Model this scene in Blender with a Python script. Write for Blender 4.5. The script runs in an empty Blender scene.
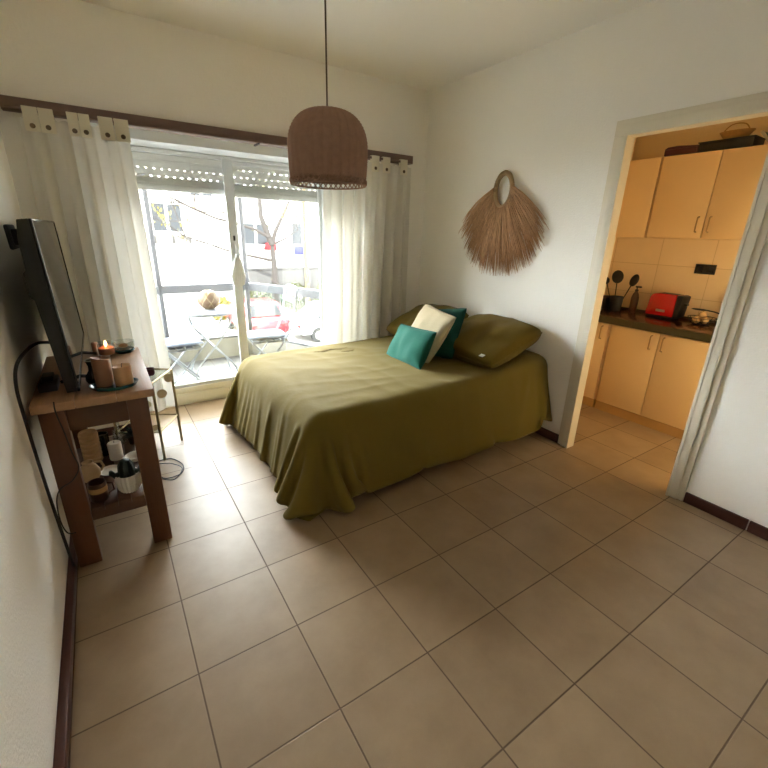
import bpy, bmesh, math, random
import numpy as np
from mathutils import Vector, Matrix, Euler, noise
random.seed(7)
PI = math.pi
sc = bpy.context.scene
COL = sc.collection

# ------------------------------------------------------------------ materials
def srgb(r, g, b):
    f = lambda c: (c / 255 / 12.92) if c / 255 <= 0.04045 else ((c / 255 + 0.055) / 1.055) ** 2.4
    return (f(r), f(g), f(b), 1)

def new_mat(name):
    m = bpy.data.materials.new(name); m.use_nodes = True
    nt = m.node_tree
    return m, nt, nt.nodes['Principled BSDF'], nt.nodes['Material Output']

def mat(name, rgb, rough=0.6, metal=0.0, var=0.12, scale=8.0, bump=0.0, bscale=60.0, stretch=(1, 1, 1), sheen=0.0, coat=0.0):
    """colour broken up by two octaves of noise, optional bump"""
    m, nt, p, out = new_mat(name)
    N = nt.nodes; L = nt.links
    tc = N.new('ShaderNodeTexCoord'); mp = N.new('ShaderNodeMapping'); mp.inputs['Scale'].default_value = stretch
    L.new(tc.outputs['Object'], mp.inputs['Vector'])
    nz = N.new('ShaderNodeTexNoise'); nz.inputs['Scale'].default_value = scale; nz.inputs['Detail'].default_value = 5
    L.new(mp.outputs['Vector'], nz.inputs['Vector'])
    mx = N.new('ShaderNodeMix'); mx.data_type = 'RGBA'
    c = srgb(*rgb)
    mx.inputs['A'].default_value = tuple(x * (1 - var) for x in c[:3]) + (1,)
    mx.inputs['B'].default_value = tuple(min(1, x * (1 + var)) for x in c[:3]) + (1,)
    L.new(nz.outputs['Fac'], mx.inputs['Factor'])
    L.new(mx.outputs['Result'], p.inputs['Base Color'])
    p.inputs['Roughness'].default_value = rough; p.inputs['Metallic'].default_value = metal
    if sheen: p.inputs['Sheen Weight'].default_value = sheen
    if coat: p.inputs['Coat Weight'].default_value = coat
    if bump:
        n2 = N.new('ShaderNodeTexNoise'); n2.inputs['Scale'].default_value = bscale; n2.inputs['Detail'].default_value = 4
        L.new(mp.outputs['Vector'], n2.inputs['Vector'])
        b = N.new('ShaderNodeBump'); b.inputs['Strength'].default_value = bump; b.inputs['Distance'].default_value = 0.01
        L.new(n2.outputs['Fac'], b.inputs['Height']); L.new(b.outputs['Normal'], p.inputs['Normal'])
    return m

def wood(name, rgb, rough=0.55, axis=0, var=0.35):
    st = [14, 14, 14]; st[axis] = 1.2
    return mat(name, rgb, rough, var=var, scale=3.0, bump=0.15, bscale=12, stretch=tuple(st))

def glass_mat(name, tint=(1, 1, 1), gloss=0.06):
    m, nt, p, out = new_mat(name); N = nt.nodes; L = nt.links
    N.remove(p)
    t = N.new('ShaderNodeBsdfTransparent'); t.inputs['Color'].default_value = (*tint, 1)
    g = N.new('ShaderNodeBsdfGlossy'); g.inputs['Roughness'].default_value = 0.02
    mx = N.new('ShaderNodeMixShader'); mx.inputs['Fac'].default_value = gloss
    L.new(t.outputs[0], mx.inputs[1]); L.new(g.outputs[0], mx.inputs[2]); L.new(mx.outputs[0], out.inputs['Surface'])
    return m

def sheer(name, rgb, trans=0.45):
    m, nt, p, out = new_mat(name); N = nt.nodes; L = nt.links
    p.inputs['Base Color'].default_value = srgb(*rgb); p.inputs['Roughness'].default_value = 0.9
    tc = N.new('ShaderNodeTexCoord'); w = N.new('ShaderNodeTexNoise'); w.inputs['Scale'].default_value = 220
    L.new(tc.outputs['Object'], w.inputs['Vector'])
    b = N.new('ShaderNodeBump'); b.inputs['Strength'].default_value = 0.08; b.inputs['Distance'].default_value = 0.002
    L.new(w.outputs['Fac'], b.inputs['Height']); L.new(b.outputs['Normal'], p.inputs['Normal'])
    t = N.new('ShaderNodeBsdfTranslucent'); t.inputs['Color'].default_value = srgb(*rgb)
    mx = N.new('ShaderNodeMixShader'); mx.inputs['Fac'].default_value = trans
    L.new(p.outputs[0], mx.inputs[1]); L.new(t.outputs[0], mx.inputs[2]); L.new(mx.outputs[0], out.inputs['Surface'])
    return m

def emit(name, rgb, strength):
    m, nt, p, out = new_mat(name)
    p.inputs['Base Color'].default_value = srgb(*rgb); p.inputs['Emission Color'].default_value = srgb(*rgb)
    p.inputs['Emission Strength'].default_value = strength
    return m

TILE = 0.36
def tile_mat(name, rgb, grout, size, offx, offy, axes=(0, 1), gw=0.006, rough=0.3, tvar=0.10):
    m, nt, p, out = new_mat(name); N = nt.nodes; L = nt.links
    def math_(op, a, b=None, c=None):
        n = N.new('ShaderNodeMath'); n.operation = op
        for i, v in enumerate((a, b, c)):
            if v is None: continue
            if isinstance(v, (int, float)): n.inputs[i].default_value = v
            else: L.new(v, n.inputs[i])
        return n.outputs[0]
    tc = N.new('ShaderNodeTexCoord'); sx = N.new('ShaderNodeSeparateXYZ'); L.new(tc.outputs['Object'], sx.inputs[0])
    u = math_('DIVIDE', math_('ADD', sx.outputs[axes[0]], offx), size[0]); v = math_('DIVIDE', math_('ADD', sx.outputs[axes[1]], offy), size[1])
    fu = math_('ABSOLUTE', math_('SUBTRACT', math_('FRACT', u), 0.5)); fv = math_('ABSOLUTE', math_('SUBTRACT', math_('FRACT', v), 0.5))
    du = math_('MULTIPLY', math_('SUBTRACT', 0.5, fu), size[0]); dv = math_('MULTIPLY', math_('SUBTRACT', 0.5, fv), size[1])
    d = math_('MINIMUM', du, dv)
    mr = N.new('ShaderNodeMapRange'); mr.inputs['From Min'].default_value = gw * 0.35; mr.inputs['From Max'].default_value = gw * 0.75
    L.new(d, mr.inputs['Value'])
    cb = N.new('ShaderNodeCombineXYZ'); L.new(math_('FLOOR', u), cb.inputs[0]); L.new(math_('FLOOR', v), cb.inputs[1])
    wn = N.new('ShaderNodeTexWhiteNoise'); L.new(cb.outputs[0], wn.inputs['Vector'])
    nz = N.new('ShaderNodeTexNoise'); nz.inputs['Scale'].default_value = 4.5; nz.inputs['Detail'].default_value = 6; nz.inputs['Roughness'].default_value = 0.6
    L.new(tc.outputs['Object'], nz.inputs['Vector'])
    k = math_('ADD', math_('MULTIPLY', wn.outputs['Value'], 0.5), math_('SUBTRACT', math_('MULTIPLY', nz.outputs['Fac'], 2.0), 0.75))
    clp = N.new('ShaderNodeClamp'); L.new(k, clp.inputs['Value']); k = clp.outputs[0]
    c = srgb(*rgb)
    cr = N.new('ShaderNodeMix'); cr.data_type = 'RGBA'
    cr.inputs['A'].default_value = (c[0] * (1 - tvar), c[1] * (1 - tvar * 1.15), c[2] * (1 - tvar * 1.4), 1)
    cr.inputs['B'].default_value = (min(1, c[0] * (1 + tvar)), min(1, c[1] * (1 + tvar * 1.1)), min(1, c[2] * (1 + tvar * 1.2)), 1)
    L.new(k, cr.inputs['Factor'])
    mx = N.new('ShaderNodeMix'); mx.data_type = 'RGBA'; mx.inputs['A'].default_value = srgb(*grout)
    L.new(mr.outputs['Result'], mx.inputs['Factor']); L.new(cr.outputs['Result'], mx.inputs['B'])
    L.new(mx.outputs['Result'], p.inputs['Base Color'])
    rr = N.new('ShaderNodeMapRange'); rr.inputs['To Min'].default_value = 0.85; rr.inputs['To Max'].default_value = rough
    L.new(mr.outputs['Result'], rr.inputs['Value']); L.new(rr.outputs['Result'], p.inputs['Roughness'])
    b = N.new('ShaderNodeBump'); b.inputs['Strength'].default_value = 0.35; b.inputs['Distance'].default_value = 0.003
    hh = math_('ADD', mr.outputs['Result'], math_('MULTIPLY', nz.outputs['Fac'], 0.25))
    L.new(hh, b.inputs['Height']); L.new(b.outputs['Normal'], p.inputs['Normal'])
    return m

M = {}
FABRICS = ('duvet', 'pillow', 'teal', 'dteal', 'beige', 'matt', 'cushion')
M['wall'] = mat('wall_paint', (247, 244, 236), 0.85, var=0.03, scale=2.5, bump=0.25, bscale=90)
M['wallk'] = mat('kitchen_wall_paint', (226, 205, 165), 0.85, var=0.03, scale=2.5)
M['ceil'] = mat('ceiling_paint', (246, 243, 236), 0.9, var=0.02, scale=2)
M['floor'] = tile_mat('floor_tiles', (152, 129, 101), (98, 79, 60), (TILE, TILE), -1.08 * TILE, 0.0, gw=0.0045, rough=0.42, tvar=0.16)
M['ktile'] = tile_mat('kitchen_wall_tiles', (232, 208, 168), (198, 170, 128), (0.40, 0.25), 0.05, 0.0, (1, 2), gw=0.004, rough=0.25, tvar=0.03)
M['trim'] = mat('white_trim_paint', (222, 214, 194), 0.5, var=0.03)
M['sash'] = mat('window_frame_paint', (200, 203, 204), 0.45, var=0.03)
M['kerb'] = mat('sill_paint', (214, 208, 186), 0.55, var=0.05)
M['bb'] = mat('baseboard_wood', (74, 38, 28), 0.45, var=0.25, scale=6, stretch=(3, 1, 8))
M['rail'] = wood('curtain_rail_wood', (112, 90, 82), 0.55, 0, 0.12)
M['metal_dark'] = mat('dark_metal', (52, 48, 46), 0.4, 0.7)
M['glass'] = glass_mat('window_glass', (0.97, 0.99, 0.98), 0.05)
M['shutter'] = sheer('shutter_slats', (194, 192, 188), 0.27)
M['curtain'] = sheer('curtain_cotton', (222, 219, 210), 0.23)
M['tab'] = sheer('curtain_tab_cotton', (232, 226, 208), 0.25)
M['button'] = mat('wood_button', (96, 78, 58), 0.5)
M['duvet'] = mat('olive_duvet_cotton', (110, 95, 40), 0.85, var=0.06, scale=5, bump=0.12, bscale=30, sheen=0.06)
M['pillow'] = mat('olive_pillowcase_cotton', (102, 86, 31), 0.85, var=0.07, scale=5, bump=0.15, bscale=26, sheen=0.06)
M['teal'] = mat('teal_velvet', (24, 88, 74), 0.8, var=0.12, scale=7, bump=0.15, bscale=30, sheen=0.08)
M['dteal'] = mat('dark_teal_velvet', (14, 66, 58), 0.8, var=0.1, scale=7, bump=0.15, bscale=30, sheen=0.08)
M['beige'] = mat('beige_linen', (180, 168, 140), 0.9, var=0.06, scale=9, bump=0.2, bscale=120)
M['label'] = mat('white_label', (225, 222, 210), 0.8)
M['bedwood'] = wood('bed_base_wood', (70, 50, 36), 0.6)
M['matt'] = mat('mattress_ticking', (214, 208, 196), 0.9)
M['wicker'] = mat('woven_wicker', (158, 124, 104), 0.8, var=0.22, scale=40, bump=0.3, bscale=160)
M['cord'] = mat('brown_cord', (90, 74, 60), 0.7)
M['raffia'] = mat('raffia_strands', (196, 156, 116), 0.8, var=0.6, scale=22, stretch=(3, 9, 1.2))
M['rope'] = mat('jute_rope', (166, 140, 100), 0.85, var=0.25, scale=40, bump=0.5, bscale=180)
M['black'] = mat('black_plastic', (20, 20, 20), 0.5, var=0.1)
M['blackgloss'] = mat('black_gloss', (16, 16, 18), 0.15, var=0.1)
M['screen'] = mat('tv_screen_glass', (9, 9, 11), 0.06, var=0.05)
M['silver'] = mat('silver_metal', (176, 172, 162), 0.3, 0.9)
M['wtop'] = wood('table_top_wood', (164, 126, 92), 0.5, 1, 0.28)
M['wleg'] = wood('table_leg_wood', (92, 56, 32), 0.5, 2, 0.35)
M['wapron'] = wood('table_apron_wood', (82, 54, 34), 0.55, 0, 0.3)
M['gold'] = mat('brass_metal', (166, 150, 112), 0.35, 0.85)
M['shell'] = mat('capiz_shell', (206, 190, 156), 0.4, var=0.12, scale=30)
M['cable'] = mat('black_cable_rubber', (24, 22, 21), 0.55)
M['candle_tan'] = mat('tan_wax', (190, 146, 102), 0.55, var=0.06)
M['candle_brown'] = mat('brown_wax', (146, 104, 76), 0.55, var=0.08)
M['wax_orange'] = mat('orange_wax', (226, 128, 84), 0.5, var=0.05)
M['white_ceramic'] = mat('white_ceramic', (222, 216, 204), 0.35, var=0.04)
M['tealglass'] = mat('dark_teal_glass', (24, 70, 72), 0.15, var=0.2)
M['clear'] = glass_mat('clear_jar_glass', (0.9, 0.93, 0.92), 0.12)
M['flame'] = emit('candle_flame', (255, 190, 120), 6)
M['lathwood'] = wood('pale_lath_wood', (178, 140, 94), 0.6, 0, 0.2)
M['brownc'] = mat('brown_ceramic', (78, 50, 34), 0.35, var=0.15)
M['cactus'] = mat('dark_green_succulent', (38, 52, 42), 0.6, var=0.2)
M['jug'] = mat('sand_ceramic', (196, 164, 120), 0.5, var=0.1)
M['cab'] = mat('cream_laminate', (232, 200, 150), 0.45, var=0.03, scale=3)
M['plinth'] = mat('plinth_laminate', (190, 150, 96), 0.55, var=0.05)
M['counter'] = mat('dark_red_stone', (84, 44, 28), 0.2, var=0.3, scale=30)
M['edge'] = mat('dark_green_edge', (58, 54, 30), 0.35, var=0.2, scale=20)
M['handle'] = mat('bronze_handle', (168, 134, 92), 0.4, 0.6)
M['red'] = mat('red_enamel', (188, 14, 18), 0.25, var=0.05, coat=0.4)
M['burg'] = mat('burgundy_tin', (70, 22, 34), 0.4)
M['egg'] = mat('pale_onion_skin', (206, 172, 124), 0.5, var=0.15, scale=30)
M['green'] = mat('green_board', (52, 66, 40), 0.5)
M['straw'] = mat('straw_weave', (176, 138, 84), 0.8, var=0.3, scale=40)
M['white_metal'] = mat('white_painted_metal', (150, 153, 160), 0.4, var=0.03)
M['cushion'] = mat('pale_blue_canvas', (158, 165, 182), 0.9, var=0.04)
M['amber'] = mat('amber_lattice', (112, 84, 58), 0.35, var=0.35, scale=40)
M['bal_floor'] = tile_mat('balcony_tiles', (84, 82, 80), (62, 60, 58), (0.2, 0.2), 0, 0, gw=0.005, rough=0.6, tvar=0.05)
M['bal_wall'] = mat('balcony_parapet_plaster', (140, 136, 126), 0.85, var=0.04)
M['alu'] = mat('grey_aluminium', (82, 82, 85), 0.5, 0.2, var=0.04)
M['cotton'] = mat('white_cotton_rope', (206, 207, 206), 0.9, var=0.06, bump=0.3, bscale=90)
# outside
M['facade'] = mat('white_render', (196, 193, 186), 0.9, var=0.05, scale=1.5)
M['fwin'] = mat('dark_window_pane', (40, 44, 48), 0.3, var=0.15)
M['fframe'] = mat('white_window_frame', (210, 208, 200), 0.6)
M['road'] = mat('asphalt', (150, 148, 144), 0.9, var=0.1, scale=3)
M['pave'] = mat('pale_pavement', (204, 198, 186), 0.9, var=0.08, scale=4)
M['gwall'] = mat('grey_stone_wall', (72, 71, 70), 0.9, var=0.2, scale=5)
M['bark'] = mat('grey_bark', (54, 50, 47), 0.9, var=0.3, scale=10)
M['ybark'] = mat('pale_yellow_bark', (120, 100, 56), 0.9, var=0.35, scale=9)
M['leaf'] = mat('yellow_green_leaf', (120, 112, 40), 0.7, var=0.3)
M['hedge'] = mat('hedge_leaves', (58, 62, 28), 0.8, var=0.4, scale=6)
M['carred'] = mat('red_car_paint', (160, 4, 30), 0.25, coat=0.5, var=0.02)
M['carwhite'] = mat('white_car_paint', (176, 176, 174), 0.3, coat=0.5, var=0.02)
M['carglass'] = mat('car_window_glass', (24, 26, 28), 0.35)
M['tyre'] = mat('tyre_rubber', (28, 28, 28), 0.8)
M['signred'] = mat('red_sign', (170, 14, 24), 0.5, var=0.03)
M['signblue'] = mat('blue_sign', (34, 38, 130), 0.5, var=0.03)

for k_ in FABRICS: M[k_].node_tree.nodes['Principled BSDF'].inputs['Specular IOR Level'].default_value = 0.12

# ------------------------------------------------------------------ mesh tools
def total_loc(p):
    v = Vector((0, 0, 0))
    while p is not None:
        v += p.location; p = p.parent
    return v

class MB:
    """collects shapes (given in world or local coordinates) and links them as ONE mesh object"""
    def __init__(s): s.bm = bmesh.new()
    def box(s, lo, hi, bevel=0.0, rot=None, seg=2):
        b = bmesh.new(); bmesh.ops.create_cube(b, size=1)
        c = [(a + d) / 2 for a, d in zip(lo, hi)]; d = [abs(e - a) for a, e in zip(lo, hi)]
        bmesh.ops.scale(b, vec=d, verts=b.verts)
        if bevel: bmesh.ops.bevel(b, geom=b.edges[:], offset=min(bevel, min(d) * 0.49), segments=seg, profile=0.5, affect='EDGES')
        if rot is not None: bmesh.ops.rotate(b, cent=(0, 0, 0), matrix=Euler(rot).to_matrix(), verts=b.verts)
        bmesh.ops.translate(b, vec=c, verts=b.verts); s.add(b); return s
    def add(s, b):
        me = bpy.data.meshes.new('tmp'); b.to_mesh(me); b.free(); s.bm.from_mesh(me); bpy.data.meshes.remove(me)
    def bar(s, p0, p1, r, r1=None, seg=10):
        return s.tube([p0, p1], r, seg, r1=r1)
    def tube(s, pts, r, seg=8, closed=False, r1=None):
        pts = [Vector(p) for p in pts]; n = len(pts); rings = []
        prev = None
        for i, p in enumerate(pts):
            a = pts[(i - 1) % n] if (closed or i > 0) else p
            c = pts[(i + 1) % n] if (closed or i < n - 1) else p
            t = (c - a).normalized()
            if prev is None:
                up = Vector((0, 0, 1)) if abs(t.z) < 0.9 else Vector((1, 0, 0))
            else: up = prev
            x = t.cross(up)
            if x.length < 1e-5: x = t.cross(Vector((0.3, 1, 0.2)))
            x.normalize(); y = x.cross(t).normalized(); prev = y
            rr = (r[i] if isinstance(r, (list, tuple)) else (r if r1 is None else r + (r1 - r) * i / max(1, n - 1)))
            rings.append([s.bm.verts.new(p + (x * math.cos(2 * PI * k / seg) + y * math.sin(2 * PI * k / seg)) * rr) for k in range(seg)])
        m = n if closed else n - 1
        for i in range(m):
            A, B = rings[i], rings[(i + 1) % n]
            for k in range(seg):
                s.bm.faces.new((A[k], A[(k + 1) % seg], B[(k + 1) % seg], B[k]))
        if not closed:
            s.bm.faces.new(rings[0][::-1]); s.bm.faces.new(rings[-1])
        return s
    def lathe(s, prof, c=(0, 0, 0), seg=32, fn=None, caps=True):
        rings = []
        for j, (r, z) in enumerate(prof):
            ring = []
            for k in range(seg):
                a = 2 * PI * k / seg; rr = r + (fn(a, j, r) if fn else 0)
                ring.append(s.bm.verts.new((c[0] + rr * math.cos(a), c[1] + rr * math.sin(a), c[2] + z)))
            rings.append(ring)
        for A, B in zip(rings, rings[1:]):
            for k in range(seg): s.bm.faces.new((A[k], A[(k + 1) % seg], B[(k + 1) % seg], B[k]))
        if caps:
            if prof[0][0] > 1e-4: s.bm.faces.new(rings[0][::-1])
            if prof[-1][0] > 1e-4: s.bm.faces.new(rings[-1])
        return s
    def sphere(s, c, r, seg=20, sc_=(1, 1, 1), rot=None):
        b = bmesh.new(); bmesh.ops.create_uvsphere(b, u_segments=seg, v_segments=max(6, seg // 2), radius=r)
        bmesh.ops.scale(b, vec=sc_, verts=b.verts)
        if rot is not None: bmesh.ops.rotate(b, cent=(0, 0, 0), matrix=Euler(rot).to_matrix(), verts=b.verts)
        bmesh.ops.translate(b, vec=c, verts=b.verts); s.add(b); return s
    def prism(s, poly, axis, a0, a1, bevel=0.0):
        """poly: 2-D outline in the two axes other than `axis`, extruded from a0 to a1"""
        b = bmesh.new(); o = [i for i in range(3) if i != axis]
        def P(p, a):
            v = [0, 0, 0]; v[o[0]], v[o[1]] = p; v[axis] = a; return v
        A = [b.verts.new(P(p, a0)) for p in poly]; B = [b.verts.new(P(p, a1)) for p in poly]; n = len(poly)
        b.faces.new(A[::-1]); b.faces.new(B)
        for i in range(n): b.faces.new((A[i], A[(i + 1) % n], B[(i + 1) % n], B[i]))
        bmesh.ops.recalc_face_normals(b, faces=b.faces)
        if bevel: bmesh.ops.bevel(b, geom=b.edges[:], offset=bevel, segments=2, profile=0.5, affect='EDGES')
        s.add(b); return s
    def grid(s, P):
        rows = [[s.bm.verts.new(p) for p in row] for row in P]
        for A, B in zip(rows, rows[1:]):
            for k in range(len(A) - 1): s.bm.faces.new((A[k], A[k + 1], B[k + 1], B[k]))
        return s
    def build(s, name, m, parent=None, origin=None, smooth=35, local=False, thick=0, subsurf=0):
        base = total_loc(parent)
        org = Vector(origin) if origin is not None else None
        bmesh.ops.recalc_face_normals(s.bm, faces=s.bm.faces)
        sh = Vector((0, 0, 0)) if local else -(base if parent is not None else (org or Vector((0, 0, 0))))
        bmesh.ops.translate(s.bm, vec=sh, verts=s.bm.verts)
        me = bpy.data.meshes.new(name); s.bm.to_mesh(me); s.bm.free()
        for f in me.polygons: f.use_smooth = smooth is not None
        if smooth is not None and smooth < 180:
            me.set_sharp_from_angle(angle=math.radians(smooth))
        me.materials.append(m)
        o = bpy.data.objects.new(name, me); COL.objects.link(o)
        if parent is not None: o.parent = parent
        elif org is not None: o.location = org
        if thick:
            md = o.modifiers.new('thickness', 'SOLIDIFY'); md.thickness = thick; md.offset = 0
        if subsurf:
            md = o.modifiers.new('smooth', 'SUBSURF'); md.levels = subsurf; md.render_levels = subsurf
        return o

def tag(o, label, cat, group=None, kind=None):
    o['label'] = label; o['category'] = cat
    if group: o['group'] = group
    if kind: o['kind'] = kind
    return o
def thing(name, label, cat, loc, rz=0, group=None):
    o = bpy.data.objects.new(name, None); o.empty_display_size = 0.05; COL.objects.link(o)
    o.location = loc; o.rotation_euler = (0, 0, rz)
    return tag(o, label, cat, group)
def struct(name, mb, m, label=None, **k):
    o = mb.build(name, m, **k); o['kind'] = 'structure'
    if label: o['label'] = label
    return o
def dup(root, loc, rz, label, group=None):
    def cp(o, par):
        c = o.copy(); COL.objects.link(c); c.parent = par
        for ch in o.children: cp(ch, c)
        return c
    r = cp(root, None); r.location = loc; r.rotation_euler = (0, 0, rz); r['label'] = label
    if group: r['group'] = group
    return r

# ------------------------------------------------------------------ room shell
CEIL = 2.63; XR = 3.0; YB = 1.494; YW = 1.86; YF = -3.1
WO0, WO1 = 0.42, 2.30          # window opening
KX = 4.43; KY0, KY1 = -1.75, 0.37
b = MB(); b.box((-0.12, YF - 0.12, -0.1), (KX + 0.12, 1.98, 0)); struct('floor', b, M['floor'], smooth=None)
b = MB(); b.box((-0.12, YF - 0.12, CEIL), (KX + 0.12, 1.98, CEIL + 0.15)); struct('ceiling', b, M['ceil'], smooth=None)
b = MB(); b.box((-0.12, YF, 0), (0, 1.98, CEIL)); struct('wall_left', b, M['wall'], smooth=None)
b = MB(); b.box((-0.12, YF - 0.12, 0), (XR + 0.12, YF, CEIL)); struct('wall_front', b, M['wall'], smooth=None)
b = MB(); b.box((0, YB, 0), (WO0, 1.98, CEIL)); b.box((WO1, YB, 0), (XR + 0.12, 1.98, CEIL)); b.box((WO0, YB, 2.055), (WO1, 1.98, CEIL))
struct('wall_back', b, M['wall'], smooth=None)
DY0, DY1, DZ = -1.07, -0.37, 2.02
b = MB(); b.box((XR, DY1, 0), (XR + 0.05, YB, CEIL)); b.box((XR, YF, 0), (XR + 0.05, DY0, CEIL)); b.box((XR, DY0, DZ), (XR + 0.05, DY1, CEIL))
struct('wall_right', b, M['wall'], smooth=None)
b = MB(); b.box((KX, KY0 - 0.1, 0), (KX + 0.12, KY1 + 0.1, CEIL)); struct('wall_kitchen_back', b, M['wallk'], smooth=None)
b = MB(); b.box((XR + 0.05, KY1, 0), (KX, KY1 + 0.1, CEIL)); struct('wall_kitchen_left', b, M['wallk'], smooth=None)
b = MB(); b.box((XR + 0.05, KY0 - 0.1, 0), (KX, KY0, CEIL)); struct('wall_kitchen_right', b, M['wallk'], smooth=None)
b = MB(); b.box((KX - 0.008, KY0, 0.835), (KX, KY1, 1.466)); struct('trim_1', b, M['ktile'], smooth=None)
# door casing: stepped moulding on the room face plus jamb lining
def casing():
    b = MB()
    for (x0, x1, w) in ((XR - 0.016, XR + 0.0, 0.085), (XR - 0.026, XR - 0.016, 0.055)):
        b.box((x0, DY1 - 0.012, 0), (x1, DY1 - 0.012 + w, DZ - 0.0125), 0.004)
        b.box((x0, DY0 + 0.012 - w, 0), (x1, DY0 + 0.012, DZ - 0.0125), 0.004)
        b.box((x0, DY0 + 0.012 - w, DZ - 0.012), (x1, DY1 - 0.012 + w, DZ - 0.012 + w), 0.004)
    b.box((XR - 0.03, DY1 - 0.014, 0), (XR + 0.054, DY1, DZ)); b.box((XR - 0.03, DY0, 0), (XR + 0.054, DY0 + 0.014, DZ)); b.box((XR - 0.03, DY0 + 0.014, DZ - 0.014), (XR + 0.054, DY1 - 0.014, DZ))
    return b
struct('trim_2', casing(), M['trim'])
b = MB(); b.box((0, YF, 0), (0.029, 1.49, 0.045), 0.006); struct('baseboard_left', b, M['bb'])
b = MB(); b.box((XR - 0.014, YF, 0), (XR, -1.45, 0.065), 0.003); b.box((XR - 0.014, -1.444, 0), (XR, DY0 - 0.075, 0.065), 0.003); struct('baseboard_right', b, M['bb'])
b = MB(); b.box((XR - 0.014, DY1 + 0.075, 0), (XR, YB, 0.065), 0.003); struct('baseboard_bedside', b, M['bb'])
b = MB(); b.box((WO1, YB - 0.014, 0), (XR - 0.014, YB, 0.065), 0.003); b.box((0.014, YB - 0.014, 0), (WO0, YB, 0.065), 0.003); struct('baseboard_back', b, M['bb'])
# raised sill in front of the balcony
b = MB(); b.box((WO0, 1.836, 0), (WO1, 1.98, 0.10), 0.004); b.box((WO0, 1.846, 0.10), (WO1, 1.97, 0.150), 0.006); struct('trim_3', b, M['kerb'])

# window: fixed frame, two sashes with panes, cover board of the shutter box
w = thing('window_1', 'white sliding balcony window of two sashes', 'window', (1.3, YW, 0.155)); w['kind'] = 'structure'
b = MB(); b.box((WO0 + 0.001, 1.60, 1.987), (WO1 - 0.001, 1.90, 2.054), 0.003); b.box((WO0, 1.85, 1.965), (WO1, 1.97, 1.985), 0.003)
b.box((WO0, 1.85, 0.15), (WO0 + 0.05, 1.97, 1.97), 0.003); b.box((2.13, 1.85, 0.15), (WO1, 1.97, 1.97), 0.003)
b.build('frame', M['sash'], w)
def sash(x0, x1, y0, y1, ztop, name='sash', stl=0.05, strr=0.05):
    b = MB(); z0 = 0.15
    b.box((x0, y0, z0), (x0 + stl, y1, ztop), 0.004); b.box((x1 - strr, y0, z0), (x1, y1, ztop), 0.004)
    b.box((x0 + stl, y0, ztop - 0.03), (x1 - strr, y1, ztop), 0.003); b.box((x0 + stl, y0, z0), (x1 - strr, y1, z0 + 0.03), 0.003)
    s = b.build(name, M['sash'], w)
    b = MB(); ym = (y0 + y1) / 2; b.box((x0 + stl, ym - 0.002, z0 + 0.03), (x1 - strr, ym + 0.002, ztop - 0.03)); b.build('pane', M['glass'], s, smooth=None)
    return s
s1 = sash(WO0 + 0.05, 1.345, 1.856, 1.888, 1.985, strr=0.075)
s2 = sash(1.29, 2.17, 1.896, 1.928, 1.965, strr=0.07)
b = MB(); b.box((2.15, 1.872, 0.99), (2.166, 1.90, 1.055), 0.004); b.box((2.152, 1.862, 1.01), (2.162, 1.875, 1.03), 0.003); b.build('latch', M['gold'], w)
b = MB(); b.box((1.30, 1.848, 1.36), (1.316, 1.858, 1.40), 0.003); b.build('lock', M['metal_dark'], s1)

def shutter(x0, x1, zbot, rows, label, y=1.952):
    t = thing('roller_shutter', label, 'roller shutter', ((x0 + x1) / 2, y, zbot), 0, 'roller shutters behind the window')
    b = MB(); pitch = 0.052; z = zbot + 0.045; n = 0
    while z < 2.04:
        b.box((x0, y - 0.006, z + 0.008), (x1, y + 0.006, min(2.05, z + pitch - 0.004)), 0.004)
        z += pitch
    b.box((x0, y - 0.003, zbot + 0.03), (x1, y + 0.003, 1.795))
    hp = 0.053
    zs = []; z = zbot + 0.045
    while z < 2.04: zs.append(z); z += pitch
    for zz in zs:
        if zz < 1.79: continue
        if zz > 1.79 + pitch * (rows + 0.3): b.box((x0, y - 0.003, zz - 0.006), (x1, y + 0.003, zz + 0.01)); continue
        off = 0.0 if int(round((zz - zbot) / pitch)) % 2 else hp / 2
        x = x0 + off
        if off: b.box((x0, y - 0.003, zz - 0.006), (x0 + off - 0.012, y + 0.003, zz + 0.01))
        while x < x1:
            b.box((x + 0.009, y - 0.003, zz - 0.006), (min(x1, x + hp - 0.009), y + 0.003, zz + 0.01)); x += hp
    b.build('slat_curtain', M['shutter'], t, smooth=None)
    b = MB(); b.box((x0, y - 0.01, zbot), (x1, y + 0.01, zbot + 0.045), 0.005); b.build('bottom_bar', M['shutter'], t)
    return t
shutter(WO0 + 0.055, 1.315, 1.712, 2, 'grey roller shutter with two rows of light holes behind left sash')
shutter(1.325, 2.125, 1.70, 3, 'grey roller shutter with three rows of light holes behind right sash')

# white cotton shutter tie knotted on the middle stile
t = thing('cotton_tie', 'white knotted cotton tie hanging on the middle stile of the window', 'tie', (1.31, 1.845, 1.0))
b = MB()
for k in range(6):
    a = k / 5 - 0.5
    b.tube([(1.318 + a * 0.012, 1.842, 1.25), (1.315 + a * 0.05, 1.838, 1.17), (1.31 + a * 0.095, 1.836, 1.07), (1.31 + a * 0.075, 1.836, 1.01), (1.31 + a * 0.02, 1.838, 0.99)], [0.010, 0.014, 0.015, 0.014, 0.008], 8)
b.build('loop', M['cotton'], t)
b = MB(); b.sphere((1.318, 1.836, 1.235), 0.02, 14, (1, 0.8, 1)); b.tube([(1.318, 1.838, 1.235), (1.315, 1.845, 1.30), (1.308, 1.85, 1.34)], 0.008, 8); b.build('knot', M['cotton'], t)

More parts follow.
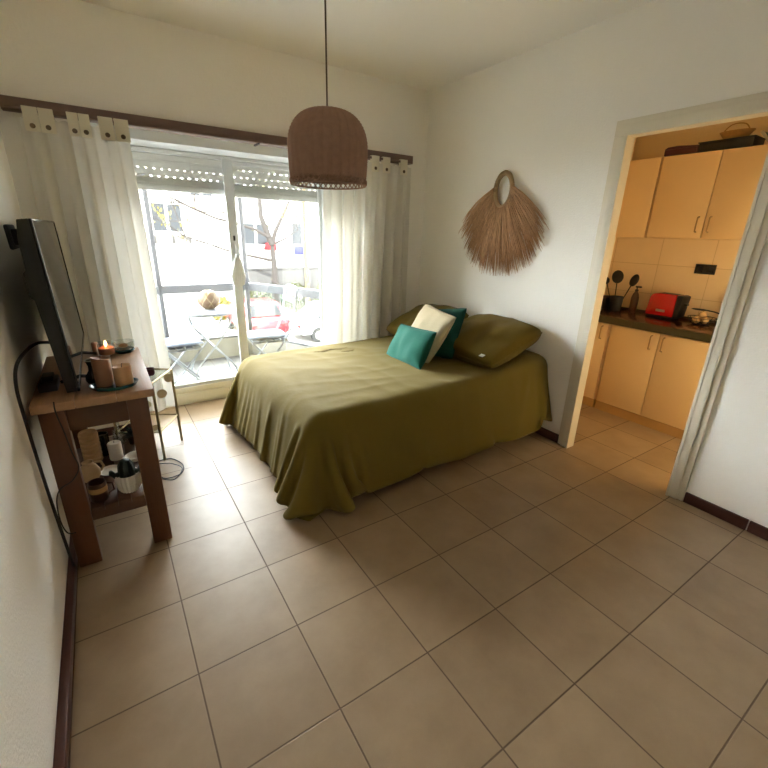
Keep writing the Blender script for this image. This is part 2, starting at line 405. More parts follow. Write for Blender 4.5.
# ------------------------------------------------------------------ curtain rail and curtains
t = thing('curtain_rail', 'dark brown wooden curtain rail running above the window', 'curtain rail', (1.42, YB, 2.03))
b = MB(); b.box((0.03, 1.42, 2.03), (2.80, 1.494, 2.094), 0.004); b.build('board', M['rail'], t)
b = MB(); b.bar((0.05, 1.40, 2.035), (2.77, 1.40, 2.035), 0.009); b.build('rod', M['rail'], t)
for x in (0.25, 1.42, 2.70):
    b = MB(); b.box((x - 0.008, 1.395, 2.018), (x + 0.008, 1.494, 2.0285), 0.002); b.build('bracket', M['metal_dark'], t)

def curtain(x0t, x1t, x0b, x1b, zb, folds, label, btn, seed, shape=1.0):
    rnd = random.Random(seed)
    t = thing('curtain', label, 'curtain', ((x0t + x1t) / 2, 1.40, zb), 0, 'white cotton curtains on the rail')
    ph = [rnd.uniform(0, 6.28) for _ in range(4)]
    P = []; NX, NZ = 150, 36; zt = 2.0
    for j in range(NZ + 1):
        f = j / NZ; z = zt + (zb - zt) * f; row = []
        for i in range(NX + 1):
            s = i / NX
            e = f ** 0.8
            xa = x0t + (x0b - x0t) * e; xb = x1t + (x1b - x1t) * e
            amp = 0.010 + 0.030 * min(1, f * 2.2)
            y = amp * math.sin(2 * PI * folds * s + ph[0] + 0.9 * math.sin(2 * PI * s * 1.3 + ph[1])) + 0.35 * amp * math.sin(2 * PI * folds * 1.9 * s + ph[2] + f * 1.3)
            x = xa + (xb - xa) * s + 0.25 * amp * math.cos(2 * PI * folds * s * 2 + ph[0])
            row.append((x, 1.40 + y, z + 0.006 * math.sin(2 * PI * folds * s * 2 + ph[3])))
        P.append(row)
    b = MB(); b.grid(P); b.build('cloth', M['curtain'], t, smooth=180)
    for x in btn:
        TW = min(0.037, min(abs(x - o_) for o_ in btn if o_ != x) / 2 - 0.001); b = MB()
        b.box((x - TW, 1.384, 1.93), (x + TW, 1.389, 2.05), 0.002); b.box((x - TW, 1.384, 2.046), (x + TW, 1.416, 2.051), 0.002); b.box((x - TW, 1.412, 1.96), (x + TW, 1.416, 2.05), 0.002)
        b.build('tab', M['tab'], t)
        b = MB(); b.lathe([(0.0, 0), (0.012, 0.0), (0.013, 0.003), (0.009, 0.006), (0, 0.006)], (0, 0, 0), 14)
        bmesh.ops.rotate(b.bm, cent=(0, 0, 0), matrix=Euler((PI / 2, 0, 0)).to_matrix(), verts=b.bm.verts)
        bmesh.ops.translate(b.bm, vec=(x, 1.3835, 1.957), verts=b.bm.verts); b.build('button', M['button'], t)
    return t
curtain(0.10, 0.615, 0.05, 0.66, 0.17, 4.6, 'white buttoned curtain behind the television at the left of the window', [0.155, 0.225, 0.345, 0.40, 0.505, 0.585], 3)
curtain(1.93, 2.765, 1.90, 2.745, 0.12, 8.2, 'white buttoned curtain beside the bed at the right of the window', [2.02, 2.14, 2.26, 2.39, 2.50, 2.68], 11)

# ------------------------------------------------------------------ bed
X0, X1, Y0, Y1 = 1.10, 2.985, -0.115, 1.255
bed = thing('bed', 'double bed under the olive cover, head against the right wall', 'bed', (2.05, 0.585, 0))
b = MB(); b.box((X0 + 0.05, Y0 + 0.05, 0.10), (X1 - 0.01, Y1 - 0.05, 0.26), 0.01); b.build('base', M['bedwood'], bed)
for x in (X0 + 0.14, X1 - 0.1):
    for y in (Y0 + 0.12, Y1 - 0.12):
        b = MB(); b.box((x - 0.03, y - 0.03, 0), (x + 0.03, y + 0.03, 0.10), 0.004); b.build('leg', M['bedwood'], bed)
b = MB(); b.box((X0 + 0.03, Y0 + 0.03, 0.262), (X1 - 0.01, Y1 - 0.03, 0.50), 0.05, seg=4); b.build('mattress', M['matt'], bed)

def ztop(x):
    t = np.clip((x - X0) / (X1 - X0), 0, 1)
    return 0.535 + 0.03 * t + 0.055 * np.clip((t - 0.72) / 0.2, 0, 1) ** 1.5
def duvet():
    """small cloth relaxation: a rectangular cover dropped over the rounded mattress block"""
    h = 0.024
    xa, xb = X0 - 0.41, X1 - 0.004
    ya, yb = Y0 - 0.44, Y1 + 0.42
    nx = int((xb - xa) / h) + 1; ny = int((yb - ya) / h) + 1
    gx, gy = np.meshgrid(np.linspace(xa, xb, nx), np.linspace(ya, yb, ny), indexing='ij')
    rs = np.random.RandomState(4)
    # rest shape: foot corners rounded off, hems cut fuller so that they hang in folds
    a = np.clip((X0 - gx) / (X0 - xa), 0, 1); sgn = np.sign(gy - (Y0 + Y1) / 2)
    bb = np.where(sgn < 0, np.clip((Y0 - gy) / (Y0 - ya), 0, 1), np.clip((gy - Y1) / (yb - Y1), 0, 1))
    cut = a * bb
    gx = gx + cut * (X0 - xa) * 0.20; gy = gy - sgn * cut * 0.20 * 0.43
    R0 = np.stack([gx, gy], -1); lx = (xb - xa) / (nx - 1); ly = (yb - ya) / (ny - 1)
    wob = 0.5 + 0.5 * np.sin(gy * 23 + 1.7 * np.sin(gy * 9)); full_y = 1.004 + (0.03 + 0.13 * wob) * a; full_x = 1.0 + 0.035 * bb * np.clip((2.5 - gx) / 1.0, 0, 1)
    def rest(sa, sb):
        d = R0[sb] - R0[sa]; fy = (full_y[sa] + full_y[sb]) / 2; fx = (full_x[sa] + full_x[sb]) / 2
        return np.sqrt((d[..., 0] * fx) ** 2 + (d[..., 1] * fy) ** 2)[..., None]
    P = np.stack([gx, gy, np.full_like(gx, 0.66)], -1); P[..., 2] += rs.uniform(0, 0.012, gx.shape)
    # soft wrinkle seed
    for k in range(14):
        a = rs.uniform(0, PI); f = rs.uniform(4, 11); ph = rs.uniform(0, 6.28)
        P[..., 2] += 0.0035 * np.sin(f * (gx * math.cos(a) + gy * math.sin(a)) + ph)
    Q = P.copy(); ld = 0; r = 0.085; head = nx - 1
    cons = []
    def add(sa, sb, L, w): cons.append((sa, sb, rest(sa, sb), w))
    S = slice
    for o in (0, 1):
        n = (nx - 1 - o) // 2; add((S(o, o + 2 * n, 2), S(None)), (S(o + 1, o + 2 * n, 2), S(None)), lx, 1.0)
        n = (ny - 1 - o) // 2; add((S(None), S(o, o + 2 * n, 2)), (S(None), S(o + 1, o + 2 * n, 2)), ly, 1.0)
    for o in (0, 1):
        n = (nx - 1 - o) // 2
        add((S(o, o + 2 * n, 2), S(0, ny - 1)), (S(o + 1, o + 2 * n, 2), S(1, ny)), ld, 0.30)
        add((S(o, o + 2 * n, 2), S(1, ny)), (S(o + 1, o + 2 * n, 2), S(0, ny - 1)), ld, 0.30)
    bend = []
    for o in (0, 1, 2):
        i = np.arange(o, nx - 2, 3); bend.append((i, i + 2, 0, 2 * lx))
        i = np.arange(o, ny - 2, 3); bend.append((i, i + 2, 1, 2 * ly))
    cx, cy = (X0 + X1 + 0.4) / 2, (Y0 + Y1) / 2
    hx, hy = (X1 + 0.4 - X0) / 2, (Y1 - Y0) / 2
    def collide(P, Pold, step):
        zt = ztop(P[..., 0]) + 0.012 * (1 - ((P[..., 1] - cy) / hy) ** 2).clip(0, 1)
        fl_ = np.clip((0.5 - P[..., 2]) / 0.4, 0, 1)
        q = np.stack([np.abs(P[..., 0] - cx) - (hx + (0.085 + 0.06 * np.clip((P[..., 1] - cy) / hy, 0, 1)) * fl_ * (P[..., 0] < cx) - r), np.abs(P[..., 1] - cy) - (hy + fl_ * np.where(P[..., 1] < cy, 0.02 + 0.11 * np.clip((P[..., 0] - X0) / (X1 - X0), 0, 1) ** 1.5, 0.02) - r), P[..., 2] - (zt - r)], -1)
        qp = np.maximum(q, 0); ln = np.linalg.norm(qp, axis=-1)
        inside = ln < r
        n = np.zeros_like(q); ok = ln > 1e-6
        n[ok] = qp[ok] / ln[ok][:, None]
        deep = inside & ~ok
        am = q.argmax(-1)
        for k in range(3): n[..., k][deep & (am == k)] = 1
        d = np.where(ok, r - ln, r - q.max(-1)); d = np.where(inside, d, 0)
        n[..., 0] *= np.sign(P[..., 0] - cx); n[..., 1] *= np.sign(P[..., 1] - cy)
        P = P + n * d[..., None]
        mv = P - Pold; tn = mv - (mv * n).sum(-1, keepdims=True) * n
        P = P - tn * (0.55 * inside * (n[..., 2] > 0.5))[..., None]
        fl = P[..., 2] < 0.014
        P[..., 2] = np.maximum(P[..., 2], 0.014)
        mv = P - Pold; P[..., :2] = P[..., :2] - 0.7 * mv[..., :2] * fl[..., None]
        P[..., 0] = np.minimum(P[..., 0], X1)
        low = (P[..., 2] < 0.46) | (step > 110)
        lim = np.where(P[..., 0] > 1.7, 1.345, 1.46)
        P[..., 1] = np.where(low, np.clip(P[..., 1], Y0 - 0.20, lim), P[..., 1])
        return P
    dt = 1 / 90
    for step in range(270):
        V = np.clip((P - Q) * 0.965, -0.02, 0.02); Q = P.copy()
        P = P + V; P[..., 2] -= (4.5 if step < 200 else 2.0) * dt * dt
        for it in range(18):
            for sa, sb, L_, w in cons:
                A, B = P[sa], P[sb]; d = B - A; l = np.linalg.norm(d, axis=-1, keepdims=True) + 1e-9
                c = d * ((l - L_) / l * 0.5 * w) * np.where(l > L_, 1.0, 0.6)
                P[sa] = A + c; P[sb] = B - c
            if it % 4 == 0:
                for i, j, ax, L_ in bend:
                    A = P[i] if ax == 0 else P[:, i]; B = P[j] if ax == 0 else P[:, j]
                    d = B - A; l = np.linalg.norm(d, axis=-1, keepdims=True) + 1e-9
                    c = d * (np.minimum(l - L_ * 0.93, 0) / l * 0.5 * 0.12)
                    if ax == 0: P[i] = A + c; P[j] = B - c
                    else: P[:, i] = A + c; P[:, j] = B - c
            P[head, :, 0] = np.where(np.abs(P[head, :, 1] - cy) < hy, X1 - 0.002, P[head, :, 0])
        P = collide(P, Q, step)
    return P
P = duvet()
# fine creases, pushed along the cloth normal
du = np.gradient(P, axis=0); dv_ = np.gradient(P, axis=1)
nrm_ = np.cross(du, dv_); nrm_ /= np.linalg.norm(nrm_, axis=-1, keepdims=True) + 1e-9
for i in range(P.shape[0]):
    for j in range(P.shape[1]):
        x, y, z = P[i, j]
        w_ = noise.noise(Vector((x * 5.0 + 0.8 * y, y * 2.2, z * 1.5)))
        w2 = noise.noise(Vector((x * 2.4 + 3, y * 7.5 + 0.6 * x, z * 2.0 + 4)))
        e_ = (1 - abs(w_)) ** 4 * 0.006 + (1 - abs(w2)) ** 5 * 0.006 + noise.noise(Vector((x * 3, y * 3, z * 3))) * 0.006
        P[i, j] = P[i, j] + nrm_[i, j] * e_ * (1 if 0 < i < P.shape[0] - 1 else 0.3)
P[..., 0] = np.minimum(P[..., 0], X1); P[..., 2] = np.maximum(P[..., 2], 0.012)
t = thing('duvet', 'olive green duvet cover draped over the bed down to the floor', 'duvet', (2.0, 0.585, 0.014))
b = MB(); b.grid([[tuple(v) for v in row] for row in P]); b.build('cover', M['duvet'], t, smooth=180, thick=0.012, subsurf=1)
# thin brown strands lying on top of the cover
def on_top(x, y):
    i = np.argmin((P[..., 0] - x) ** 2 + (P[..., 1] - y) ** 2 - 0.0 * P[..., 2]); return P.reshape(-1, 3)[i][2] + 0.012
for pts in ([(1.62, 1.02), (1.70, 0.99), (1.76, 1.02), (1.84, 0.97), (1.90, 0.99)], [(1.64, 0.98), (1.72, 1.02), (1.80, 1.0)], [(1.80, 0.90), (1.86, 0.88), (1.91, 0.90)]):
    b = MB(); b.tube([(x, y, on_top(x, y)) for x, y in pts], [0.0015, 0.003, 0.0025, 0.003, 0.0015][:len(pts)], 6)
    o = b.build('tie', mat('brown_strand', (112, 92, 44), 0.9), t); o['label'] = 'thin brown strand'

def pillow(name, wd, ht, th, loc, rot, m, label, cat, group, seed, puff=0.42, pinch=0.07, care=False, rnd_c=0.05):
    rnd = random.Random(seed); b = bmesh.new(); N = 30
    off = Vector((rnd.uniform(-9, 9), rnd.uniform(-9, 9), rnd.uniform(-9, 9)))
    def outline(u, v):
        c = 1 - rnd_c * (u * u * v * v) ** 2
        return wd / 2 * u * c * (1 - pinch * (1 - v * v)), ht / 2 * v * c * (1 - pinch * (1 - u * u))
    grids = []
    for sgn in (1, -1):
        g = []
        for j in range(N + 1):
            row = []
            for i in range(N + 1):
                u = -1 + 2 * i / N; v = -1 + 2 * j / N
                u = math.sin(u * PI / 2) * 0.35 + u * 0.65; v = math.sin(v * PI / 2) * 0.35 + v * 0.65
                x, y = outline(u, v)
                e = max(0.0, (1 - u * u) * (1 - v * v))
                nz = noise.noise(Vector((x * 7, y * 7, sgn * 2)) + off) * 0.018 + noise.noise(Vector((x * 16, y * 5, sgn)) + off) * 0.006
                z = sgn * th / 2 * e ** puff + nz * min(1, e * 3) + noise.noise(Vector((x * 4, y * 4, 0)) + off) * 0.012
                row.append(b.verts.new((x, y, z)))
            g.append(row)
        grids.append(g)
        for A, B in zip(g, g[1:]):
            for k in range(N): b.faces.new((A[k], A[k + 1], B[k + 1], B[k]))
    bmesh.ops.remove_doubles(b, verts=b.verts, dist=0.0004)
    mm = MB(); mm.bm.free(); mm.bm = b
    t = thing(name, label, cat, loc, 0, group); t.rotation_euler = rot
    mm.build('cover', m, t, local=True, smooth=180)
    # piped seam around the edge
    e = []
    for a in range(4 * 16):
        s, k = divmod(a, 16); f = -1 + 2 * k / 16
        u, v = [(f, -1), (1, f), (-f, 1), (-1, -f)][s]
        x, y = outline(u, v)
        e.append((x, y, noise.noise(Vector((x * 4, y * 4, 0)) + off) * 0.012))
    s = MB(); s.tube(e, 0.004, 6, closed=True); s.build('seam', m, t, local=True)
    if care:
        s = MB(); s.box((wd / 2 - 0.115, -ht / 2 + 0.012, th * 0.27), (wd / 2 - 0.08, -ht / 2 + 0.04, th * 0.27 + 0.004), 0.001); o = s.build('care_label', M['label'], t, local=True); o['label'] = 'small white care label'
    return t
R = math.radians
# local axes: x width, y height, z thickness
def lean(yaw, tilt, roll=0.0):
    """cushion standing on edge: width along Y, leaning back towards the wall (+X)"""
    m = Matrix.Rotation(yaw, 3, 'Z') @ Matrix.Rotation(tilt, 3, 'Y') @ Matrix(((0, 0, -1), (-1, 0, 0), (0, 1, 0))) @ Matrix.Rotation(roll, 3, 'Z')
    return m.to_euler()
pillow('pillow', 0.68, 0.58, 0.23, (2.69, 0.265, 0.712), lean(R(2), R(70), R(-2)), M['pillow'], 'large olive pillow nearest the kitchen doorway at the bed head', 'pillow', 'olive pillows at the bed head', 5, care=True, puff=0.33, pinch=0.03, rnd_c=0.08)
pillow('pillow', 0.60, 0.56, 0.20, (2.69, 0.97, 0.71), lean(R(0), R(70)), M['pillow'], 'olive pillow at the bed head beside the window curtain', 'pillow', 'olive pillows at the bed head', 8, puff=0.35, pinch=0.03, rnd_c=0.08)
pillow('cushion', 0.42, 0.42, 0.12, (2.44, 0.52, 0.735), lean(R(8), R(30), R(10)), M['dteal'], 'dark teal square cushion tucked behind the beige cushion', 'cushion', 'cushions on the bed', 12)
pillow('cushion', 0.42, 0.42, 0.13, (2.31, 0.50, 0.745), lean(R(-4), R(30), R(-6)), M['beige'], 'beige square cushion between the two teal cushions', 'cushion', 'cushions on the bed', 15)
pillow('cushion', 0.50, 0.29, 0.12, (2.14, 0.475, 0.68), lean(R(-6), R(28), R(4)), M['teal'], 'bright teal oblong cushion at the front of the cushion stack', 'cushion', 'cushions on the bed', 21)

# ------------------------------------------------------------------ pendant lamp
px, py = 1.35, 0.156
t = thing('pendant_lamp', 'woven brown wicker dome pendant lamp hanging from the ceiling', 'pendant lamp', (px, py, 1.66))
b = MB(); b.bar((px, py, 1.99), (px, py, CEIL - 0.02), 0.004); b.build('cord', M['cord'], t)
b = MB(); b.lathe([(0.0, 0.0), (0.045, 0.0), (0.05, -0.012), (0.012, -0.03), (0, -0.03)], (px, py, CEIL), 24); b.build('ceiling_rose', M['cord'], t)
prof = []
for j in range(62):
    f = j / 61
    if f < 0.5:
        a = f / 0.5 * PI / 2; r = 0.035 + (0.185 - 0.035) * math.sin(a) ** 0.82; z = 1.982 - 0.155 * (1 - math.cos(a))
    else:
        g = (f - 0.5) / 0.5; r = 0.185 - 0.006 * g ** 2; z = 1.827 - 0.136 * g
    prof.append((r, z))
b = MB(); b.lathe(prof, (px, py, 0), 168, fn=lambda a, j, r: 0.0045 * abs(math.cos(14 * a)) + 0.0012 * math.sin(56 * a + PI * (j % 2)) + 0.0018 * (1 if j % 2 else -1), caps=False)
b.build('shade', M['wicker'], t, smooth=180, thick=0.003)
b = MB(); n = 336
for ph in (0, PI):
    b.tube([(px + (0.182 + 0.006 * math.cos(21 * 2 * PI * k / n * 1 + ph)) * math.cos(2 * PI * k / n), py + (0.182 + 0.006 * math.cos(21 * 2 * PI * k / n + ph)) * math.sin(2 * PI * k / n), 1.678 + 0.012 * math.sin(21 * 2 * PI * k / n + ph)) for k in range(n)], 0.003, 6, closed=True)
for z in (1.691, 1.664):
    b.tube([(px + 0.182 * math.cos(2 * PI * k / 90), py + 0.182 * math.sin(2 * PI * k / 90), z) for k in range(90)], 0.004, 6, closed=True)
b.build('openwork_rim', M['wicker'], t)
b = MB(); b.lathe([(0, 0), (0.02, 0), (0.02, -0.07), (0.016, -0.075), (0, -0.075)], (px, py, 1.99), 18); b.build('lamp_holder', M['white_ceramic'], t)
b = MB(); b.lathe([(0.0, -0.10), (0.018, -0.095), (0.03, -0.07), (0.026, -0.04), (0.014, -0.015), (0.012, 0.0)], (px, py, 1.92), 20); b.build('bulb', M['white_ceramic'], t)

# ------------------------------------------------------------------ raffia wall hanging
cy, cz = 0.488, 1.775
t = thing('wall_hanging', 'raffia fan wall hanging with an oval rope ring above the bed', 'wall hanging', (XR, cy, cz))
b = MB(); n = 96
for ph in (0, 2 * PI / 3, 4 * PI / 3):
    b.tube([(XR - 0.035 + 0.011 * math.cos(17 * 2 * PI * k / n + ph), cy + (0.079 + 0.011 * math.sin(17 * 2 * PI * k / n + ph)) * math.cos(2 * PI * k / n), cz + (0.117 + 0.011 * math.sin(17 * 2 * PI * k / n + ph)) * math.sin(2 * PI * k / n)) for k in range(n)], 0.009, 7, closed=True)
b.build('ring', M['rope'], t)
rnd = random.Random(5); b = MB()
for k in range(620):
    u = rnd.uniform(0, 1); a = R(168 + 204 * u)            # round the lower part of the ring
    lay = rnd.uniform(0, 1)
    y0 = cy + 0.083 * math.cos(a); z0 = cz + 0.122 * math.sin(a)
    ang = R(-90) + (a - R(270)) * 0.56 + rnd.gauss(0, 0.075)
    side = abs(a - R(270)) / R(102)
    ln = (0.485 - 0.06 * side ** 2) * rnd.uniform(0.78, 1.05)
    if side > 0.80: ln *= rnd.uniform(0.8, 1.05)
    sag = 0.05 * side
    pts = []
    for j in range(5):
        f = j / 4
        pts.append((XR - 0.012 - 0.045 * lay * (1 - 0.25 * f) - 0.012 * math.sin(f * PI), y0 + math.cos(ang) * ln * f, z0 + math.sin(ang) * ln * f - sag * f * f + 0.012 * side * math.sin(f * PI)))
    b.tube(pts, [0.0028, 0.0034, 0.003, 0.0026, 0.0010], 5)
b.build('fringe', M['raffia'], t, smooth=180)
b = MB(); b.bar((XR, cy, cz + 0.1), (XR - 0.03, cy, cz + 0.108), 0.003); b.build('hook', M['metal_dark'], t)

# ------------------------------------------------------------------ console table
TX0, TX1, TY0, TY1, TZ = 0.02, 0.445, 0.055, 0.845, 0.79
t = thing('console_table', 'rustic brown wooden console table along the left wall', 'console table', (0.23, 0.44, 0))
b = MB()
for k in range(3):
    xa = TX0 + (TX1 - TX0) * k / 3; b.box((xa + 0.0006, TY0, TZ - 0.036), (xa + (TX1 - TX0) / 3 - 0.0006, TY1, TZ), 0.003)
b.build('table_top', M['wtop'], t)
LX = ((0.038, 0.124), (0.335, 0.415)); LY = ((0.035 + 0.03, 0.125), (0.745, 0.825))
for xa, xb in LX:
    for ya, yb in LY:
        b = MB(); b.box((xa, ya, 0), (xb, yb, TZ - 0.036), 0.004); b.build('leg', M['wleg'], t)
for ya, yb in ((0.078, 0.105), (0.785, 0.81)):
    b = MB(); b.box((0.124, ya, 0.655), (0.335, yb, TZ - 0.036), 0.003); b.build('apron', M['wapron'], t)
for xa, xb in ((0.05, 0.075), (0.38, 0.405)):
    b = MB(); b.box((xa, 0.125, 0.655), (xb, 0.745, TZ - 0.036), 0.003); b.build('apron', M['wapron'], t)
b = MB()
for k in range(4):
    xa = 0.126 + (0.333 - 0.126) * k / 4; b.box((xa + 0.0006, 0.07, 0.255), (xa + (0.333 - 0.126) / 4 - 0.0006, 0.82, 0.279), 0.003)
b.box((0.05, 0.126, 0.255), (0.1258, 0.744, 0.279), 0.003); b.box((0.3335, 0.126, 0.255), (0.405, 0.744, 0.279), 0.003)
b.build('shelf', M['wapron'], t)
for ya, yb in ((0.078, 0.105), (0.785, 0.81)):
    b = MB(); b.box((0.124, ya, 0.213), (0.335, yb, 0.255), 0.003); b.build('shelf_rail', M['wapron'], t)

# ------------------------------------------------------------------ television
t = thing('television', 'black flat television standing at an edge on the console table by the left wall', 'television', (0.16, 0.65, TZ))
t.rotation_euler = (0, R(-2.0), 0)
YA, YB2, HB, HT = -0.53, 0.60, 0.014, 0.675      # local: x across, y along, z up
b = MB(); b.prism([(-0.018, 0.672), (-0.030, 0.60), (-0.034, 0.50), (-0.044, 0.488), (-0.044, 0.40), (-0.034, 0.39), (-0.030, 0.28), (-0.024, 0.12), (-0.020, HB), (0.016, HB), (0.016, 0.675)], 1, YA, YB2, 0.003)
b.build('back_cover', M['black'], t, local=True)
b = MB(); x = 0.016
b.box((x, YA, HB), (x + 0.010, YA + 0.008, HT), 0.002); b.box((x, YB2 - 0.008, HB), (x + 0.010, YB2, HT), 0.002)
b.box((x, YA, HT - 0.008), (x + 0.010, YB2, HT), 0.002); b.box((x, YA, HB), (x + 0.010, YB2, HB + 0.018), 0.002); b.build('bezel', M['blackgloss'], t, local=True)
b = MB(); b.box((x, YA + 0.008, HB + 0.018), (x + 0.007, YB2 - 0.008, HT - 0.008)); b.build('screen', M['screen'], t, local=True, smooth=None)
for yy in (-0.34, 0.10):
    b = MB(); b.tube([(-0.05, yy, 0.008), (0.0, yy, 0.03), (0.085, yy, 0.008)], [0.007, 0.009, 0.007], 8); b.build('stand_foot', M['blackgloss'], t, local=True)
b = MB(); b.box((-0.060, -0.52, 0.57), (-0.046, -0.36, 0.655), 0.006); b.box((-0.046, -0.50, 0.585), (-0.028, -0.40, 0.64), 0.004); b.build('mount_plate', M['black'], t, local=True)

# ------------------------------------------------------------------ things on the table top
def single(mb, name, m, label, cat, loc, group=None, **k):
    o = mb.build(name, m, origin=loc, **k); return tag(o, label, cat, group)
t = thing('tray', 'long dark teal glass tray under the two tan pillar candles', 'tray', (0.305, 0.165, TZ))
b = MB(); b.lathe([(0.0, 0.006), (0.072, 0.006), (0.082, 0.016), (0.088, 0.016), (0.078, 0.0), (0.0, 0.0)], (0, 0, 0), 36)
bmesh.ops.scale(b.bm, vec=(1.05, 0.82, 1), verts=b.bm.verts); b.build('dish', M['tealglass'], t, local=True)
def pillar(x, y, r, h, m, label, slant=0.0):
    t = thing('candle', label, 'candle', (x, y, TZ + 0.0062), 0, 'pillar candles on the tray')
    b = MB(); b.lathe([(0.0, 0), (r * 0.98, 0), (r, 0.004), (r, h - 0.006), (r * 0.94, h), (r * 0.6, h - 0.006), (0, h - 0.008)], (0, 0, 0), 30)
    for v in b.bm.verts:
        if v.co.z > h * 0.6: v.co.z += slant * v.co.x / r
    b.build('wax', m, t, local=True)
    b = MB(); b.tube([(0, 0, h - 0.01), (0.001, 0, h + 0.004), (0.003, 0.001, h + 0.010)], 0.0013, 6); b.build('wick', M['black'], t, local=True)
pillar(0.272, 0.185, 0.034, 0.122, M['candle_brown'], 'taller brown pillar candle on the teal tray', -0.006)
pillar(0.343, 0.163, 0.036, 0.083, M['candle_tan'], 'shorter tan pillar candle on the teal tray', 0.003)
t = thing('candle_jar', 'lit orange candle in a small clear glass cup', 'candle', (0.292, 0.72, TZ))
b = MB(); b.lathe([(0, 0), (0.036, 0), (0.042, 0.01), (0.044, 0.075), (0.041, 0.075), (0.039, 0.012), (0, 0.008)], (0, 0, 0), 30); b.build('cup', M['clear'], t, local=True)
b = MB(); b.lathe([(0, 0.012), (0.036, 0.012), (0.039, 0.045), (0.03, 0.048), (0, 0.046)], (0, 0, 0), 26); b.build('wax', M['wax_orange'], t, local=True)
b = MB(); b.lathe([(0, 0.05), (0.004, 0.054), (0.006, 0.062), (0.003, 0.074), (0, 0.08)], (0, 0, 0), 12); b.build('flame', M['flame'], t, local=True)
t = thing('glass_bowl', 'wide clear glass bowl with a dark teal base by the far table edge', 'bowl', (0.372, 0.765, TZ))
b = MB(); b.lathe([(0, 0), (0.044, 0), (0.054, 0.012), (0.05, 0.02), (0, 0.02)], (0, 0, 0), 30); b.build('base', M['tealglass'], t, local=True)
b = MB(); b.lathe([(0.05, 0.02), (0.056, 0.035), (0.056, 0.062), (0.053, 0.062), (0.05, 0.036), (0.03, 0.022)], (0, 0, 0), 30, caps=False); b.build('rim', M['clear'], t, local=True)
b = MB(); b.sphere((0.0, 0.0, 0.036), 0.017, 14, (1.4, 1, 0.7)); b.build('wax', M['candle_tan'], t, local=True)
b = MB(); b.lathe([(0, 0), (0.016, 0), (0.017, 0.06), (0.013, 0.068), (0, 0.068)], (0.243, 0.775, TZ), 20); single(b, 'candle', M['candle_brown'], 'slim brown candle behind the lit orange candle', 'candle', (0.243, 0.775, TZ))
t = thing('glass_vase', 'dark smoked glass vase standing close in front of the television screen', 'vase', (0.232, 0.27, TZ))
b = MB(); b.lathe([(0, 0), (0.026, 0), (0.032, 0.012), (0.030, 0.03), (0.014, 0.055), (0.013, 0.075), (0.020, 0.10), (0.018, 0.10), (0.011, 0.076), (0.012, 0.056), (0, 0.02)], (0, 0, 0), 28); b.build('body', M['blackgloss'], t, local=True)
b = MB(); b.lathe([(0.020, 0.099), (0.022, 0.10), (0.022, 0.104), (0.018, 0.104), (0.018, 0.099)], (0, 0, 0), 28, caps=False); b.build('rim', M['silver'], t, local=True)
t = thing('set_top_box', 'small black box behind the television on the table corner', 'box', (0.075, 0.28, TZ))
b = MB(); b.box((-0.035, -0.07, 0.0), (0.03, 0.07, 0.035), 0.005); b.build('case', M['black'], t, local=True)
b = MB(); b.box((-0.02, -0.04, 0.035), (0.02, 0.03, 0.06), 0.005); b.build('adapter', M['black'], t, local=True)

# ------------------------------------------------------------------ things on the table shelf
SZ = 0.279
t = thing('ribbed_basket', 'tall tan ribbed basket standing on the shelf against the wall side', 'basket', (0.140, 0.545, SZ))
b = MB()
for k in range(6): b.lathe([(0.036, k * 0.027), (0.043, k * 0.027 + 0.005), (0.043, k * 0.027 + 0.02), (0.036, k * 0.027 + 0.026)], (0, 0, 0), 26, caps=(k in (0, 5)))
b.build('body', M['lathwood'], t, local=True)
b = MB(); b.tube([(0.036 * math.cos(2 * PI * k / 30), 0.036 * math.sin(2 * PI * k / 30), 0.164) for k in range(30)], 0.005, 6, closed=True); b.build('rim', M['lathwood'], t, local=True)
t = thing('jug', 'round sand coloured ceramic jug in front of the ribbed basket', 'jug', (0.130, 0.335, SZ))
b = MB(); b.lathe([(0, 0), (0.028, 0), (0.043, 0.025), (0.045, 0.05), (0.032, 0.078), (0.022, 0.088), (0.025, 0.1), (0.021, 0.1), (0.018, 0.088), (0, 0.06)], (0, 0, 0), 30); b.build('body', M['jug'], t, local=True)
b = MB(); b.tube([(0.026, 0, 0.092), (0.052, 0, 0.088), (0.06, 0, 0.062), (0.045, 0, 0.042)], 0.006, 8); b.build('handle', M['jug'], t, local=True)
t = thing('candle_jar', 'tall black candle jar on the shelf', 'candle', (0.190, 0.60, SZ))
b = MB(); b.lathe([(0, 0), (0.031, 0), (0.033, 0.005), (0.033, 0.12), (0.029, 0.12), (0.028, 0.1), (0, 0.1)], (0, 0, 0), 28); b.build('jar', M['blackgloss'], t, local=True)
b = MB(); b.lathe([(0, 0.1003), (0.0275, 0.1003), (0.027, 0.104), (0, 0.105)], (0, 0, 0), 24); b.build('wax', M['brownc'], t, local=True)
t = thing('candle', 'white pillar candle beside the black candle jar', 'candle', (0.243, 0.515, SZ))
b = MB(); b.lathe([(0, 0), (0.031, 0), (0.032, 0.004), (0.032, 0.088), (0.028, 0.094), (0, 0.09)], (0, 0, 0), 28); b.build('wax', M['white_ceramic'], t, local=True)
b = MB(); b.tube([(0, 0, 0.09), (0.002, 0, 0.103)], 0.0014, 6); b.build('wick', M['black'], t, local=True)
t = thing('bottle', 'clear glass bottle with a long neck at the shelf back', 'bottle', (0.268, 0.70, SZ))
b = MB(); b.lathe([(0, 0), (0.03, 0), (0.032, 0.01), (0.032, 0.075), (0.012, 0.11), (0.011, 0.15), (0.014, 0.155), (0.014, 0.165), (0.009, 0.165), (0.009, 0.11), (0.028, 0.074), (0.028, 0.006), (0, 0.005)], (0, 0, 0), 28); b.build('glass', M['clear'], t, local=True)
